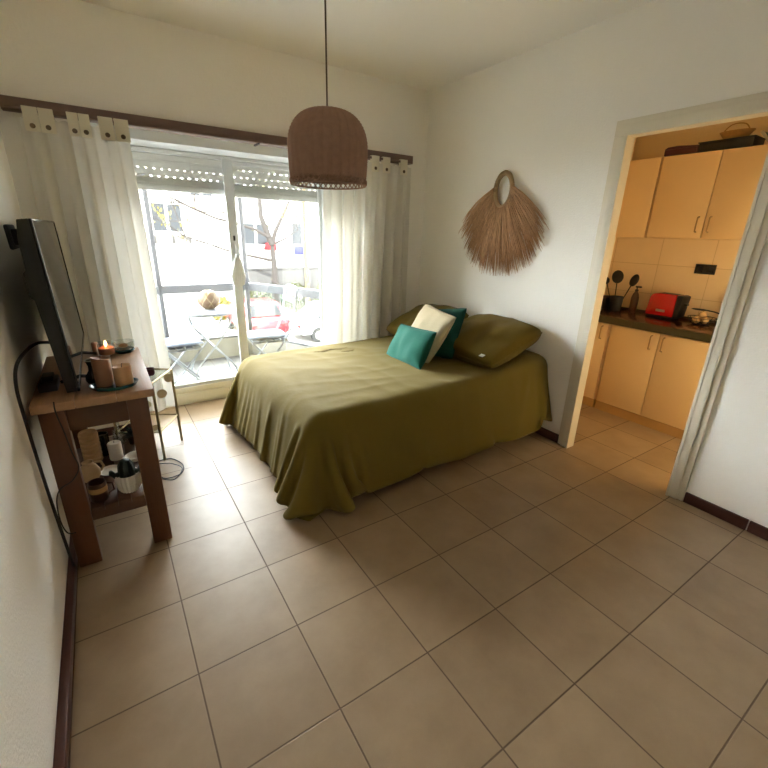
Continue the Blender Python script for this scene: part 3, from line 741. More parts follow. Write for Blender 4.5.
b = MB(); b.lathe([(0, 0.15), (0.0088, 0.15), (0.0088, 0.168), (0.011, 0.17), (0.011, 0.182), (0, 0.184)], (0, 0, 0), 18); b.build('stopper', M['white_ceramic'], t, local=True)
def plant_pot(loc, label, seed, pot, r=0.03, h=0.045, leaf=0.045, n=26):
    rnd = random.Random(seed)
    t = thing('potted_plant', label, 'plant', loc)
    b = MB(); b.lathe([(0, 0), (r * 0.8, 0), (r, h), (r * 0.88, h), (r * 0.8, h * 0.85), (0, h * 0.85)], (0, 0, 0), 24); b.build('pot', pot, t, local=True)
    b = MB()
    for k in range(n):
        a = rnd.uniform(0, 6.28); e = rnd.uniform(0.25, 1.4); d = Vector((math.cos(a) * math.cos(e), math.sin(a) * math.cos(e), math.sin(e)))
        p0 = Vector((0, 0, h * 0.85)); b.tube([p0, p0 + d * leaf * 0.5, p0 + d * leaf + Vector((0, 0, -0.006))], [0.003, 0.007, 0.001], 5)
    b.build('leaves', M['cactus'], t, local=True)
plant_pot((0.333, 0.665, SZ), 'small dark leafy plant at the shelf corner nearest the window', 3, M['brownc'], 0.03, 0.05, 0.07, 34)
b = MB(); b.lathe([(0, 0.003), (0.036, 0.003), (0.046, 0.022), (0.049, 0.022), (0.038, 0.0), (0, 0)], (0.325, 0.46, SZ), 30); single(b, 'dish', M['white_ceramic'], 'small white dish near the outer side of the shelf', 'dish', (0.325, 0.46, SZ))
b = MB(); b.lathe([(0, 0.003), (0.036, 0.003), (0.046, 0.012), (0.05, 0.012), (0.038, 0.0), (0, 0)], (0.208, 0.375, SZ), 30); single(b, 'saucer', M['white_ceramic'], 'flat white saucer in the middle of the shelf', 'saucer', (0.208, 0.375, SZ))
t = thing('potted_cactus', 'dark dome cactus with side arms in a white fluted pot on the shelf front', 'plant', (0.283, 0.155, SZ))
b = MB(); b.lathe([(0, 0), (0.036, 0), (0.047, 0.02), (0.052, 0.06), (0.050, 0.088), (0.046, 0.088), (0.045, 0.07), (0, 0.07)], (0, 0, 0), 72, fn=lambda a, j, r: (0.0018 * math.cos(18 * a) if 0 < j < 5 else 0)); b.build('pot', M['white_ceramic'], t, local=True)
b = MB(); b.lathe([(0, 0.071), (0.03, 0.071), (0.034, 0.10), (0.03, 0.135), (0.018, 0.155), (0, 0.16)], (0, 0, 0), 40, fn=lambda a, j, r: 0.002 * math.cos(10 * a) if r > 0.01 else 0); b.build('stem', M['cactus'], t, local=True)
for s in (-1, 1):
    b = MB(); b.tube([(s * 0.025, 0, 0.092), (s * 0.048, -0.004, 0.088), (s * 0.06, -0.004, 0.105), (s * 0.062, -0.004, 0.118)], [0.012, 0.013, 0.012, 0.006], 10); b.build('arm', M['cactus'], t, local=True)
t = thing('mug', 'dark brown mug with a lighter band on the shelf front', 'mug', (0.163, 0.135, SZ))
b = MB(); b.lathe([(0, 0), (0.032, 0), (0.036, 0.006), (0.036, 0.09), (0.032, 0.09), (0.031, 0.012), (0, 0.01)], (0, 0, 0), 30); b.build('body', M['brownc'], t, local=True)
b = MB(); b.tube([(0.036, 0, 0.075), (0.058, -0.002, 0.07), (0.06, -0.002, 0.035), (0.036, 0, 0.02)], 0.005, 8); b.build('handle', M['brownc'], t, local=True)
b = MB(); b.lathe([(0.0362, 0.045), (0.037, 0.047), (0.037, 0.068), (0.0362, 0.07)], (0, 0, 0), 30, caps=False); b.build('band', M['lathwood'], t, local=True)
t = thing('power_adapter', 'black power adapter on the shelf behind the front wall side leg', 'adapter', (0.095, 0.16, SZ))
b = MB(); b.box((-0.018, -0.028, 0), (0.02, 0.028, 0.05), 0.006); b.build('case', M['black'], t, local=True)
b = MB(); b.tube([(0, -0.02, 0.05), (0.0, -0.02, 0.07), (0.01, -0.01, 0.085), (0.02, 0.01, 0.075), (0.02, 0.02, 0.05)], 0.003, 6); b.build('lead', M['cable'], t, local=True)

# ------------------------------------------------------------------ cables
def smooth_path(pts, n=8):
    pts = [Vector(p) for p in pts]; out = []
    for i in range(len(pts) - 1):
        p0 = pts[max(0, i - 1)]; p1 = pts[i]; p2 = pts[i + 1]; p3 = pts[min(len(pts) - 1, i + 2)]
        for k in range(n):
            t = k / n
            out.append(0.5 * ((2 * p1) + (p2 - p0) * t + (2 * p0 - 5 * p1 + 4 * p2 - p3) * t * t + (3 * p1 - p0 - 3 * p2 + p3) * t ** 3))
    out.append(pts[-1]); return out
b = MB(); b.tube(smooth_path([(0.118, 0.20, 1.0), (0.085, 0.16, 1.01), (0.055, 0.10, 1.0), (0.03, 0.0, 0.97), (0.022, -0.055, 0.90), (0.02, -0.05, 0.76), (0.02, -0.04, 0.60), (0.02, -0.02, 0.44), (0.022, 0.0, 0.26), (0.024, 0.02, 0.10), (0.024, 0.05, 0.012)]), 0.006, 8)
single(b, 'power_cable', M['cable'], 'thick black cable looping from the television down the left wall', 'cable', (0.02, 0.0, 0.012))
b = MB(); b.tube(smooth_path([(0.100, 0.045, 0.80), (0.100, 0.028, 0.76), (0.108, 0.052, 0.66), (0.115, 0.054, 0.57), (0.125, 0.052, 0.50), (0.095, 0.045, 0.45), (0.05, 0.03, 0.43), (0.03, 0.02, 0.38), (0.025, 0.02, 0.29), (0.035, 0.03, 0.22), (0.06, 0.045, 0.20)]), 0.0025, 6)
single(b, 'thin_cable', M['cable'], 'thin black cable hanging down the front of the wall side table leg', 'cable', (0.06, 0.045, 0.20))
b = MB(); b.tube(smooth_path([(0.40, 0.86, 0.004), (0.455, 0.905, 0.004), (0.525, 0.89, 0.004), (0.572, 0.775, 0.004), (0.545, 0.67, 0.004), (0.46, 0.655, 0.004), (0.425, 0.72, 0.004)]), 0.003, 6)
b.tube(smooth_path([(0.43, 0.86, 0.009), (0.51, 0.82, 0.009), (0.56, 0.72, 0.009), (0.50, 0.61, 0.009), (0.43, 0.66, 0.009)]), 0.003, 6)
single(b, 'floor_cable', M['cable'], 'thin black cable coiled in a loop on the floor tiles beside the table', 'cable', (0.48, 0.75, 0.0))

# ------------------------------------------------------------------ brass side stand with shell discs
N1 = Vector((0.483, 0.905, 0)); N2 = Vector((0.624, 1.151, 0)); dv = Vector((-0.246, 0.141, 0)) * 0.95
C4 = [N1, N2, N2 + dv, N1 + dv]
cen = sum(C4, Vector()) / 4
t = thing('side_stand', 'slim brass stand hung with round shell discs beside the console table', 'stand', (cen.x, cen.y, 0))
H = 0.54
for p in C4:
    b = MB(); b.bar((p.x, p.y, 0), (p.x, p.y, H), 0.0085); b.build('leg', M['gold'], t)
for z in (H, 0.205):
    b = MB()
    for i in range(4):
        p, q_ = C4[i], C4[(i + 1) % 4]; b.bar((p.x, p.y, z), (q_.x, q_.y, z), 0.006)
    b.build('frame', M['gold'], t)
b = MB(); b.prism([(p.x * 0.94 + cen.x * 0.06, p.y * 0.94 + cen.y * 0.06) for p in C4], 2, H - 0.004, H + 0.002); b.build('glass_shelf', M['clear'], t, smooth=None)
def disc(p, q_, f, z, r):
    c = p.lerp(q_, f); nrm = Vector((0.12, -0.99, 0))
    b = MB(); b.lathe([(0, 0), (r, 0), (r, 0.003), (0, 0.003)], (0, 0, 0), 26)
    rot = nrm.to_track_quat('Z', 'Y').to_matrix(); bmesh.ops.rotate(b.bm, cent=(0, 0, 0), matrix=rot, verts=b.bm.verts)
    bmesh.ops.translate(b.bm, vec=(c.x + nrm.x * 0.009, c.y + nrm.y * 0.009, z), verts=b.bm.verts); b.bar((c.x + nrm.x * 0.01, c.y + nrm.y * 0.01, z), (c.x + nrm.x * 0.01, c.y + nrm.y * 0.01, H), 0.001, seg=5)
    b.build('shell_disc', M['shell'], t)
disc(N1, N2, 0.36, 0.435, 0.030); disc(N1, N2, 0.80, 0.50, 0.030); disc(N1 + dv, N1, 0.80, 0.40, 0.026); disc(N1 + dv, N1, 0.9, 0.24, 0.022)
t = thing('cup', 'small dark burgundy cup on the brass stand', 'cup', (0.492, 1.075, H + 0.002))
b = MB(); b.lathe([(0, 0), (0.024, 0), (0.03, 0.012), (0.03, 0.045), (0.026, 0.045), (0.024, 0.02), (0, 0.02)], (0, 0, 0), 24); b.build('cup', M['burg'], t, local=True)
b = MB(); b.lathe([(0, 0.021), (0.0235, 0.021), (0.0235, 0.032), (0, 0.033)], (0, 0, 0), 24); b.build('wax', M['brownc'], t, local=True)

# ------------------------------------------------------------------ kitchen
FX = 3.88
def handle(b, x, y, z0, z1):
    b.tube(smooth_path([(x, y, z0), (x - 0.022, y, z0 + 0.004), (x - 0.026, y, z0 + 0.02), (x - 0.026, y, z1 - 0.02), (x - 0.022, y, z1 - 0.004), (x, y, z1)], 4), 0.005, 8)
def cabinet(name, label, y0, y1, z0, z1, xf, xb, doors, hz, group, plinth=False):
    t = thing(name, label, 'cabinet', (xf, (y0 + y1) / 2, 0 if plinth else z0), 0, group)
    b = MB(); b.box((xf + 0.019, y0 + 0.001, z0), (xb, y1 - 0.001, z1), 0.001); b.build('body', M['cab'], t)
    if plinth:
        b = MB(); b.box((xf + 0.01, y0 + 0.001, 0), (xb - 0.02, y1 - 0.001, z0)); b.build('plinth', M['plinth'], t)
    for (a, c, hy) in doors:
        b = MB(); b.box((xf, a + 0.0015, z0 + 0.006), (xf + 0.018, c - 0.0015, z1 - 0.004), 0.0015); d = b.build('door', M['cab'], t)
        b = MB(); handle(b, xf, hy, *hz); b.build('handle', M['handle'], d)
    return t
g = 'cream kitchen base cabinets'; g2 = 'cream kitchen wall cabinets'
cabinet('base_cabinet', 'narrow cream base cabinet at the left under the dark worktop', -0.028, 0.366, 0.075, 0.772, FX, KX - 0.01, [(-0.022, 0.362, 0.026)], (0.635, 0.745), g, True)
cabinet('base_cabinet', 'two-door cream base cabinet under the red toaster', -0.825, -0.042, 0.075, 0.772, FX, KX - 0.01, [(-0.432, -0.046, -0.380), (-0.821, -0.434, -0.470)], (0.635, 0.745), g, True)
cabinet('wall_cabinet', 'narrow cream wall cabinet at the left above the worktop', -0.044, 0.366, 1.468, 2.058, 4.10, KX - 0.002, [(-0.041, 0.362, 0.32)], (1.515, 1.62), g2)
cabinet('wall_cabinet', 'two-door cream wall cabinet above the toaster and socket', -0.87, -0.052, 1.468, 2.058, 4.10, KX - 0.002, [(-0.440, -0.055, -0.402), (-0.867, -0.443, -0.480)], (1.515, 1.62), g2)
t = thing('worktop', 'dark reddish kitchen worktop with an olive front edge', 'worktop', (4.15, -0.4, 0.775))
b = MB(); b.box((3.862, -1.2, 0.776), (KX - 0.01, KY1 - 0.001, 0.834), 0.002); b.build('slab', M['counter'], t)
b = MB(); b.box((3.856, -1.2, 0.776), (3.8618, KY1 - 0.001, 0.833), 0.002); b.build('front_edge', M['edge'], t)
b = MB(); b.box((KX - 0.022, -1.2, 0.8345), (KX - 0.0085, KY1 - 0.001, 0.85), 0.002); b.build('back_strip', M['edge'], t)
WZ = 0.8345
t = thing('toaster', 'red toaster with a black end on the kitchen worktop', 'toaster', (4.27, -0.25, WZ))
b = MB(); b.prism([(0.11, 0.02), (0.115, 0.045), (0.10, 0.17), (0.085, 0.195), (0.06, 0.20), (-0.10, 0.20), (-0.10, 0.02)], 0, -0.075, 0.075, 0.012); b.build('body', M['red'], t, local=True)
b = MB(); b.prism([(-0.101, 0.01), (-0.101, 0.198), (-0.125, 0.20), (-0.15, 0.19), (-0.135, 0.02)], 0, -0.07, 0.07, 0.006); b.build('end_panel', M['black'], t, local=True)
b = MB(); b.box((-0.07, -0.10, 0.0), (0.07, 0.105, 0.02), 0.004); b.build('base', M['black'], t, local=True)
for xx in (-0.03, 0.03):
    b = MB(); b.box((xx - 0.014, -0.08, 0.198), (xx + 0.014, 0.05, 0.203), 0.002); b.build('slot', M['black'], t, local=True)
b = MB(); b.box((-0.082, -0.04, 0.055), (-0.074, 0.03, 0.075), 0.003); b.build('crumb_tray', M['silver'], t, local=True)
b = MB(); b.box((-0.02, -0.168, 0.12), (0.02, -0.135, 0.135), 0.004); b.build('lever', M['black'], t, local=True)
t = thing('utensil_pot', 'black utensil pot on the worktop corner', 'utensil pot', (4.24, 0.15, WZ))
b = MB(); b.lathe([(0, 0), (0.048, 0), (0.052, 0.008), (0.055, 0.125), (0.051, 0.125), (0.048, 0.01), (0, 0.008)], (0, 0, 0), 30); b.build('body', M['black'], t, local=True)
b = MB(); b.tube([(0.054 * math.cos(2 * PI * k / 30), 0.054 * math.sin(2 * PI * k / 30), 0.125) for k in range(30)], 0.003, 6, closed=True); b.build('rim', M['black'], t, local=True)
def utensil(name, label, base, tip, w, l, kind):
    t = thing(name, label, 'utensil', (4.24 + base[0], 0.15 + base[1], WZ + 0.012), 0, 'black utensils in the pot')
    p0 = Vector((0, 0, 0)); p1 = Vector(tip); d = p1.normalized()
    b = MB(); b.tube([p0, p1 * 0.5, p1], [0.006, 0.004, 0.005], 8); b.build('handle', M['black'], t, local=True)
    b = MB(); b.sphere((0, 0, 0), 1, 20, (0.012 if kind != 'ladle' else 0.03, w, l)); rot = d.to_track_quat('Z', 'X').to_matrix()
    b2 = Matrix.Rotation(0, 3, 'Z'); bmesh.ops.rotate(b.bm, cent=(0, 0, 0), matrix=Vector((d.x, d.y, d.z)).rotation_difference(Vector((0, 0, 1))).to_matrix().inverted(), verts=b.bm.verts)
    bmesh.ops.translate(b.bm, vec=p1 + d * l * 0.8, verts=b.bm.verts); b.build('head', M['black'], t, local=True)
utensil('serving_spoon', 'large black serving spoon in the utensil pot', (0.0, 0.01), (-0.01, 0.012, 0.24), 0.054, 0.058, 'spoon')
utensil('slotted_spoon', 'black spoon leaning right in the utensil pot', (0.0, -0.02), (0.02, -0.075, 0.225), 0.036, 0.055, 'spoon')
utensil('soup_ladle', 'black ladle leaning left in the utensil pot', (0.0, 0.025), (0.0, 0.092, 0.22), 0.026, 0.032, 'ladle')
t = thing('soap_bottle', 'dark pump bottle between the utensil pot and the toaster', 'bottle', (4.285, 0.012, WZ))
b = MB(); b.lathe([(0, 0), (0.028, 0), (0.031, 0.006), (0.031, 0.13), (0.022, 0.165), (0.012, 0.18), (0.012, 0.19), (0, 0.19)], (0, 0, 0), 26); b.build('body', M['brownc'], t, local=True)
b = MB(); b.lathe([(0, 0.19), (0.014, 0.19), (0.014, 0.20), (0.005, 0.204), (0.005, 0.225), (0, 0.225)], (0, 0, 0), 18); b.box((-0.012, -0.035, 0.218), (0.012, 0.012, 0.232), 0.004); b.build('pump', M['black'], t, local=True)
t = thing('tea_tin', 'dark square tin at the far left end of the worktop', 'tin', (4.25, 0.275, WZ))
b = MB(); b.box((-0.045, -0.045, 0), (0.045, 0.045, 0.10), 0.006); b.build('body', M['black'], t, local=True)
b = MB(); b.box((-0.046, -0.046, 0.1005), (0.046, 0.046, 0.12), 0.006); b.build('lid', M['brownc'], t, local=True)
t = thing('wire_basket', 'low wire fruit basket on the worktop right of the toaster', 'basket', (4.22, -0.555, WZ))
b = MB()
for r, z in ((0.055, 0.005), (0.08, 0.03), (0.095, 0.055)): b.tube([(r * math.cos(2 * PI * k / 36), r * math.sin(2 * PI * k / 36), z) for k in range(36)], 0.0025, 6, closed=True)
for k in range(14):
    a = 2 * PI * k / 14; b.tube([(r * math.cos(a), r * math.sin(a), z) for r, z in ((0.0, 0.004), (0.055, 0.005), (0.08, 0.03), (0.095, 0.055))], 0.002, 5)
b.build('wires', M['black'], t, local=True)
for k, (dx, dy, z, r, lab) in enumerate(((-0.035, 0.025, 0.035, 0.029, 'pale onion at the left of the wire basket'), (-0.03, -0.034, 0.038, 0.028, 'pale onion at the right front of the wire basket'), (0.03, 0.0, 0.038, 0.030, 'pale onion at the back of the wire basket'), (-0.01, 0.0, 0.078, 0.026, 'pale onion on top of the others in the wire basket'))):
    t = thing('onion', lab, 'onion', (4.22 + dx, -0.555 + dy, WZ + z - r), 0, 'onions in the wire basket')
    b = MB(); b.sphere((0, 0, r), r, 20, (1, 1, 0.92)); b.build('bulb', M['egg'], t, local=True)
    b = MB(); b.lathe([(0.006, 2 * r * 0.93), (0.003, 2 * r + 0.006), (0, 2 * r + 0.008)], (0, 0, 0), 8); b.build('tip', M['straw'], t, local=True)
t = thing('flat_ladle', 'black flat ladle resting across the wire basket', 'utensil', (4.235, -0.52, WZ + 0.107))
b = MB(); b.sphere((0, 0.0, 0.004), 0.04, 18, (0.8, 1.5, 0.16)); b.build('blade', M['black'], t, local=True)
b = MB(); b.tube([(0.0, -0.05, 0.004), (0, -0.10, 0.0), (0, -0.15, -0.012)], 0.005, 8); b.build('handle', M['black'], t, local=True)
b = MB(); b.box((-0.012, -0.10, 0), (0.012, 0.10, 0.24), 0.01, rot=(0, 0.16, 0)); bmesh.ops.translate(b.bm, vec=(4.36, -0.75, WZ + 0.003), verts=b.bm.verts); single(b, 'chopping_board', M['green'], 'dark green board leaning on the kitchen tiles', 'board', (4.36, -0.75, WZ))
t = thing('wall_socket', 'dark wall socket plate on the kitchen tiles', 'socket', (KX - 0.008, -0.413, 1.24))
b = MB(); b.box((KX - 0.018, -0.486, 1.202), (KX - 0.0085, -0.341, 1.278), 0.003); b.build('plate', M['black'], t)
for yy in (-0.375, -0.452):
    b = MB(); b.box((KX - 0.021, yy - 0.024, 1.218), (KX - 0.0182, yy + 0.024, 1.262), 0.002); b.build('outlet', M['blackgloss'], t)
UZ = 2.059
t = thing('tin_box', 'burgundy flat tin lying on the left end of the wall cabinets', 'tin', (4.17, -0.155, UZ))
b = MB(); b.box((-0.06, -0.115, 0), (0.10, 0.11, 0.042), 0.006); b.build('body', M['burg'], t, local=True)
b = MB(); b.prism([(-0.118, 0.0425), (0.113, 0.0425), (0.09, 0.058), (0.02, 0.062), (-0.118, 0.05)], 0, -0.063, 0.103, 0.003); b.build('lid', M['burg'], t, local=True)
t = thing('baking_tin', 'long black baking tin on top of the wall cabinets', 'baking tin', (4.17, -0.44, UZ))
b = MB(); b.box((-0.07, -0.16, 0), (0.12, 0.16, 0.006), 0.002)
for lo, hi in (((-0.07, -0.16, 0.006), (-0.062, 0.16, 0.055)), ((0.112, -0.16, 0.006), (0.12, 0.16, 0.055)), ((-0.062, -0.16, 0.006), (0.112, -0.152, 0.055)), ((-0.062, 0.152, 0.006), (0.112, 0.16, 0.055))): b.box(lo, hi, 0.002)
b.build('pan', M['black'], t, local=True)
b = MB(); b.box((-0.078, -0.168, 0.0555), (0.128, 0.168, 0.061), 0.002); b.build('lid', M['black'], t, local=True)
t = thing('straw_basket', 'tipped straw basket on the black baking tin above the cabinets', 'basket', (4.19, -0.44, UZ + 0.0612))
b = MB()
for k in range(9):
    a = R(8 + k * 9); b.tube([(0.05 * math.cos(2 * PI * j / 24) , -0.02 + 0.10 * math.sin(2 * PI * j / 24) * (0.6 + 0.05 * k), 0.006 + k * 0.006) for j in range(24)], 0.004, 6, closed=True)
b.build('weave', M['straw'], t, local=True)
b = MB(); b.tube(smooth_path([(0, -0.10, 0.04), (0, -0.06, 0.095), (0, 0.02, 0.10), (0, 0.07, 0.05)]), 0.004, 6); b.build('handle', M['straw'], t, local=True)
t = thing('storage_tray', 'dark grey tray leaning against the black bin above the cabinets', 'tray', (4.18, -0.654, UZ - 0.004))
b = MB(); b.box((-0.05, -0.006, 0.0), (0.09, 0.006, 0.10), 0.004, rot=(R(-40), 0, 0)); b.build('panel', M['metal_dark'], t, local=True)
b = MB(); b.box((-0.055, -0.009, 0.0), (-0.0505, 0.009, 0.10), 0.002, rot=(R(-40), 0, 0)); b.build('lip', M['silver'], t, local=True)
t = thing('storage_bin', 'black lidded bin at the right end on top of the wall cabinets', 'bin', (4.19, -0.802, UZ))
b = MB(); b.box((-0.07, -0.09, 0), (0.10, 0.09, 0.10), 0.012); b.build('body', M['black'], t, local=True)
b = MB(); b.box((-0.076, -0.096, 0.1005), (0.106, 0.096, 0.118), 0.006); b.build('lid', M['black'], t, local=True)

# ------------------------------------------------------------------ balcony
BF = 0.05
PA, PB, PC, PD = Vector((0.33, 1.985, 0)), Vector((0.81, 3.0, 0)), Vector((1.70, 3.0, 0)), Vector((2.19, 1.985, 0))
b = MB(); b.prism([(0.25, 1.98), (0.76, 3.08), (1.75, 3.08), (2.28, 1.98)], 2, -0.12, BF); struct('balcony_floor', b, M['bal_floor'], smooth=None)
b = MB(); b.prism([(0.05, 1.981), (0.60, 3.5), (1.9, 3.5), (2.5, 1.981)], 2, 2.41, 2.55); struct('balcony_soffit', b, M['bal_wall'], smooth=None)
def slab(b, p, q_, th, z0, z1, ext=0.0, inner=0.0):
    d = (q_ - p).normalized(); n = Vector((-d.y, d.x, 0)); p = p - d * ext; q_ = q_ + d * ext
    pts = [p + n * inner, q_ + n * inner, q_ + n * (inner + th), p + n * (inner + th)]
    b.prism([(v.x, v.y) for v in pts], 2, z0, z1)
def slab_o(b, p, q_, th, z0, z1, c=Vector((1.26, 2.3, 0)), inner=0.0):
    d = (q_ - p).normalized(); n = Vector((-d.y, d.x, 0))
    if n.dot(p - c) < 0: p, q_ = q_, p
    slab(b, p, q_, th, z0, z1, 0, inner)
segs = ((PA, PB), (PB, PC), (PC, PD))
b = MB()
for p, q_ in segs: slab_o(b, p, q_, 0.075, BF, 0.265)
struct('balcony_parapet', b, M['bal_wall'], smooth=None)
t = thing('balcony_railing', 'grey aluminium bay balcony enclosure with glass below its wide rail', 'railing', (1.26, 3.0, BF))
b = MB()
for p, q_ in segs: slab_o(b, p, q_, 0.05, 0.2655, 0.29, inner=0.01)
b.build('bottom_rail', M['alu'], t, smooth=None)
b = MB()
for p, q_ in segs: slab_o(b, p, q_, 0.06, 0.80, 0.884, inner=0.005)
b.build('top_rail', M['alu'], t, smooth=None)
for p, q_ in segs:
    b = MB(); slab_o(b, p.lerp(q_, 0.03), q_.lerp(p, 0.03), 0.006, 0.2905, 0.7995, inner=0.03); b.build('glass_panel', M['glass'], t, smooth=None)
b = MB()
for p, q_ in segs: slab_o(b, p, q_, 0.06, 2.32, 2.40, inner=0.005)
b.build('head_rail', M['alu'], t, smooth=None)
for p in (PB, PC):
    b = MB(); b.box((p.x - 0.022, p.y - 0.005, 0.29), (p.x + 0.022, p.y + 0.05, 2.32), 0.004); b.build('post', M['alu'], t)

# folding bistro chairs, cushions and table on the balcony
def chair(loc, rz, label):
    t = thing('folding_chair', label, 'chair', loc, rz, 'white folding chairs on the balcony')
    W = M['white_metal']
    b = MB()
    for k in range(5): b.box((-0.17 + k * 0.07, -0.18, 0.395), (-0.115 + k * 0.07, 0.18, 0.407), 0.003)
    b.bar((-0.17, -0.17, 0.39), (0.17, -0.17, 0.39), 0.008); b.bar((-0.17, 0.17, 0.39), (0.17, 0.17, 0.39), 0.008)
    b.build('seat', W, t, local=True)
    for s in (-1, 1):
        b = MB(); b.tube(smooth_path([(-0.27, s * 0.185, 0.86), (-0.215, s * 0.185, 0.55), (-0.12, s * 0.185, 0.38), (0.02, s * 0.185, 0.21), (0.20, s * 0.185, 0.008)]), 0.009, 8); b.build('leg', W, t, local=True)
        b = MB(); b.tube([(0.17, s * 0.165, 0.39), (0.03, s * 0.165, 0.23), (-0.20, s * 0.165, 0.008)], 0.009, 8); b.build('leg', W, t, local=True)
    b = MB(); b.bar((0.20, -0.185, 0.012), (0.20, 0.185, 0.012), 0.007); b.bar((-0.19, -0.165, 0.015), (-0.19, 0.165, 0.015), 0.007); b.bar((-0.12, -0.165, 0.08), (-0.12, 0.165, 0.08), 0.006); b.build('stretcher', W, t, local=True)
    b = MB(); b.tube(smooth_path([(-0.27, -0.185, 0.86), (-0.29, -0.12, 0.885), (-0.295, 0, 0.89), (-0.29, 0.12, 0.885), (-0.27, 0.185, 0.86)]), 0.009, 8)
    for z, x in ((0.62, -0.227), (0.74, -0.248)): b.box((x - 0.004, -0.182, z), (x + 0.004, 0.182, z + 0.05), 0.003)
    b.build('backrest', W, t, local=True)
    return t
def seat_pad(loc, rz, label, seed):
    t = thing('seat_cushion', label, 'cushion', loc, rz, 'pale seat cushions on the balcony chairs')
    b = MB(); N = 16
    for sgn in (0, 1):
        b.grid([[((-1 + 2 * i / N) * 0.185, (-1 + 2 * j / N) * 0.160, 0.025 + (1 if sgn else -1) * 0.024 * max(0, (1 - (-1 + 2 * i / N) ** 2) * (1 - (-1 + 2 * j / N) ** 2)) ** 0.3) for i in range(N + 1)] for j in range(N + 1)])
    bmesh.ops.remove_doubles(b.bm, verts=b.bm.verts, dist=0.0005); b.build('pad', M['cushion'], t, local=True, smooth=180)
    b = MB(); b.tube([(0.186 * (1 if k in (0, 3) else -1), 0.161 * (1 if k < 2 else -1), 0.025) for k in range(4)], 0.003, 6, closed=True); b.build('piping', M['cushion'], t, local=True)
chair((0.80, 2.17, BF), R(4), 'white folding chair on the balcony at the left of the table')
chair((1.60, 2.12, BF), R(176), 'white folding chair on the balcony at the right of the table')
seat_pad((0.805, 2.17, BF + 0.4075), R(4), 'pale blue seat cushion on the left balcony chair', 1)
seat_pad((1.595, 2.12, BF + 0.4075), R(176), 'pale blue seat cushion on the right balcony chair', 2)
tb = Vector((1.125, 2.36, BF))
t = thing('bistro_table', 'round white folding table on the balcony', 'table', tb)
b = MB(); b.lathe([(0, 0.655), (0.27, 0.655), (0.278, 0.648), (0.282, 0.655), (0.282, 0.668), (0.276, 0.673), (0, 0.673)], (0, 0, 0), 48); b.build('table_top', M['white_metal'], t, local=True)
for s in (-1, 1):
    b = MB(); b.tube(smooth_path([(s * 0.19, -0.15, 0.65), (s * 0.15, -0.15, 0.52), (0, -0.15, 0.33), (-s * 0.16, -0.15, 0.15), (-s * 0.20, -0.15, 0.008)]), 0.008, 8); b.build('leg', M['white_metal'], t, local=True)
    b = MB(); b.tube(smooth_path([(s * 0.17, 0.15, 0.65), (s * 0.14, 0.15, 0.52), (0, 0.15, 0.34), (-s * 0.15, 0.15, 0.15), (-s * 0.19, 0.15, 0.008)]), 0.008, 8); b.build('leg', M['white_metal'], t, local=True)
b = MB()
for x, z in ((0.195, 0.03), (-0.195, 0.03), (0.0, 0.335)): b.bar((x, -0.15, z), (x, 0.15, z), 0.006)
b.build('stretcher', M['white_metal'], t, local=True)
t = thing('lantern', 'round amber lattice globe lantern on the balcony table', 'lantern', (1.15, 2.37, BF + 0.673))
b = MB(); b.lathe([(0.0, 0.004)] + [(0.1 * math.sin(R(a)), 0.088 - 0.088 * math.cos(R(a))) for a in range(25, 160, 9)] + [(0.03, 0.172)], (0, 0, 0), 36, caps=False, fn=lambda a, j, r: 0.003 * math.cos(12 * a + j * 1.3)); b.build('globe', M['amber'], t, local=True, thick=0.003)
b = MB()
for k in range(8):
    for s in (-1, 1):
        b.tube([(0.102 * math.sin(R(a)) * math.cos(2 * PI * k / 8 + s * R(a) * 0.6), 0.102 * math.sin(R(a)) * math.sin(2 * PI * k / 8 + s * R(a) * 0.6), 0.088 - 0.09 * math.cos(R(a))) for a in range(25, 160, 9)], 0.003, 5)
b.build('lattice', M['gold'], t, local=True)
b = MB(); b.tube([(0.03 * math.cos(2 * PI * k / 24), 0.03 * math.sin(2 * PI * k / 24), 0.172) for k in range(24)], 0.005, 6, closed=True); b.build('rim', M['gold'], t, local=True)

# ------------------------------------------------------------------ street
GZ = -2.9
b = MB(); b.box((-40, 3.6, GZ - 0.3), (60, 18.9, GZ)); struct('street', b, M['road'], smooth=None)
b = MB(); b.box((-40, 18.9, GZ - 0.3), (60, 40, GZ + 0.14)); struct('pavement', b, M['pave'], smooth=None)
def F(x, z, Y=24.0):
    k = (Y + 1.897) / 15.897; return 0.34 + (x - 0.34) * k, 1.444 + (z - 1.444) * k
t = thing('apartment_building', 'white apartment building across the street seen through the window', 'building', (8, 24, GZ + 0.14))
b = MB(); b.box((-14, 24, GZ + 0.14), (34, 34, 4.3)); b.build('wall', M['facade'], t, smooth=None)
b = MB(); b.box((-14.2, 23.75, 4.3), (34.2, 34.2, 4.6), 0.03); b.build('cornice', M['facade'], t)
def fwin(x0, x1, z0, z1, nm=2, sill=True):
    xa, za = F(x0, z0); xb, zb = F(x1, z1)
    b = MB(); w_ = 0.09
    b.box((xa, 23.93, za), (xa + w_, 24, zb)); b.box((xb - w_, 23.93, za), (xb, 24, zb)); b.box((xa + w_, 23.93, zb - w_), (xb - w_, 24, zb)); b.box((xa + w_, 23.93, za), (xb - w_, 24, za + w_))
    for k in range(1, nm):
        xm = xa + (xb - xa) * k / nm; b.box((xm - 0.07, 23.93, za + w_), (xm + 0.07, 24, zb - w_))
    if sill: b.box((xa - 0.1, 23.85, za - 0.1), (xb + 0.1, 24, za - 0.002))
    f = b.build('window', M['fframe'], t, smooth=None)
    b = MB(); b.box((xa + w_, 23.965, za + w_), (xb - w_, 23.995, zb - w_)); b.build('pane', M['fwin'], f, smooth=None)
fwin(1.90, 2.86, 1.30, 2.22)
fwin(4.66, 5.75, 0.92, 1.72)
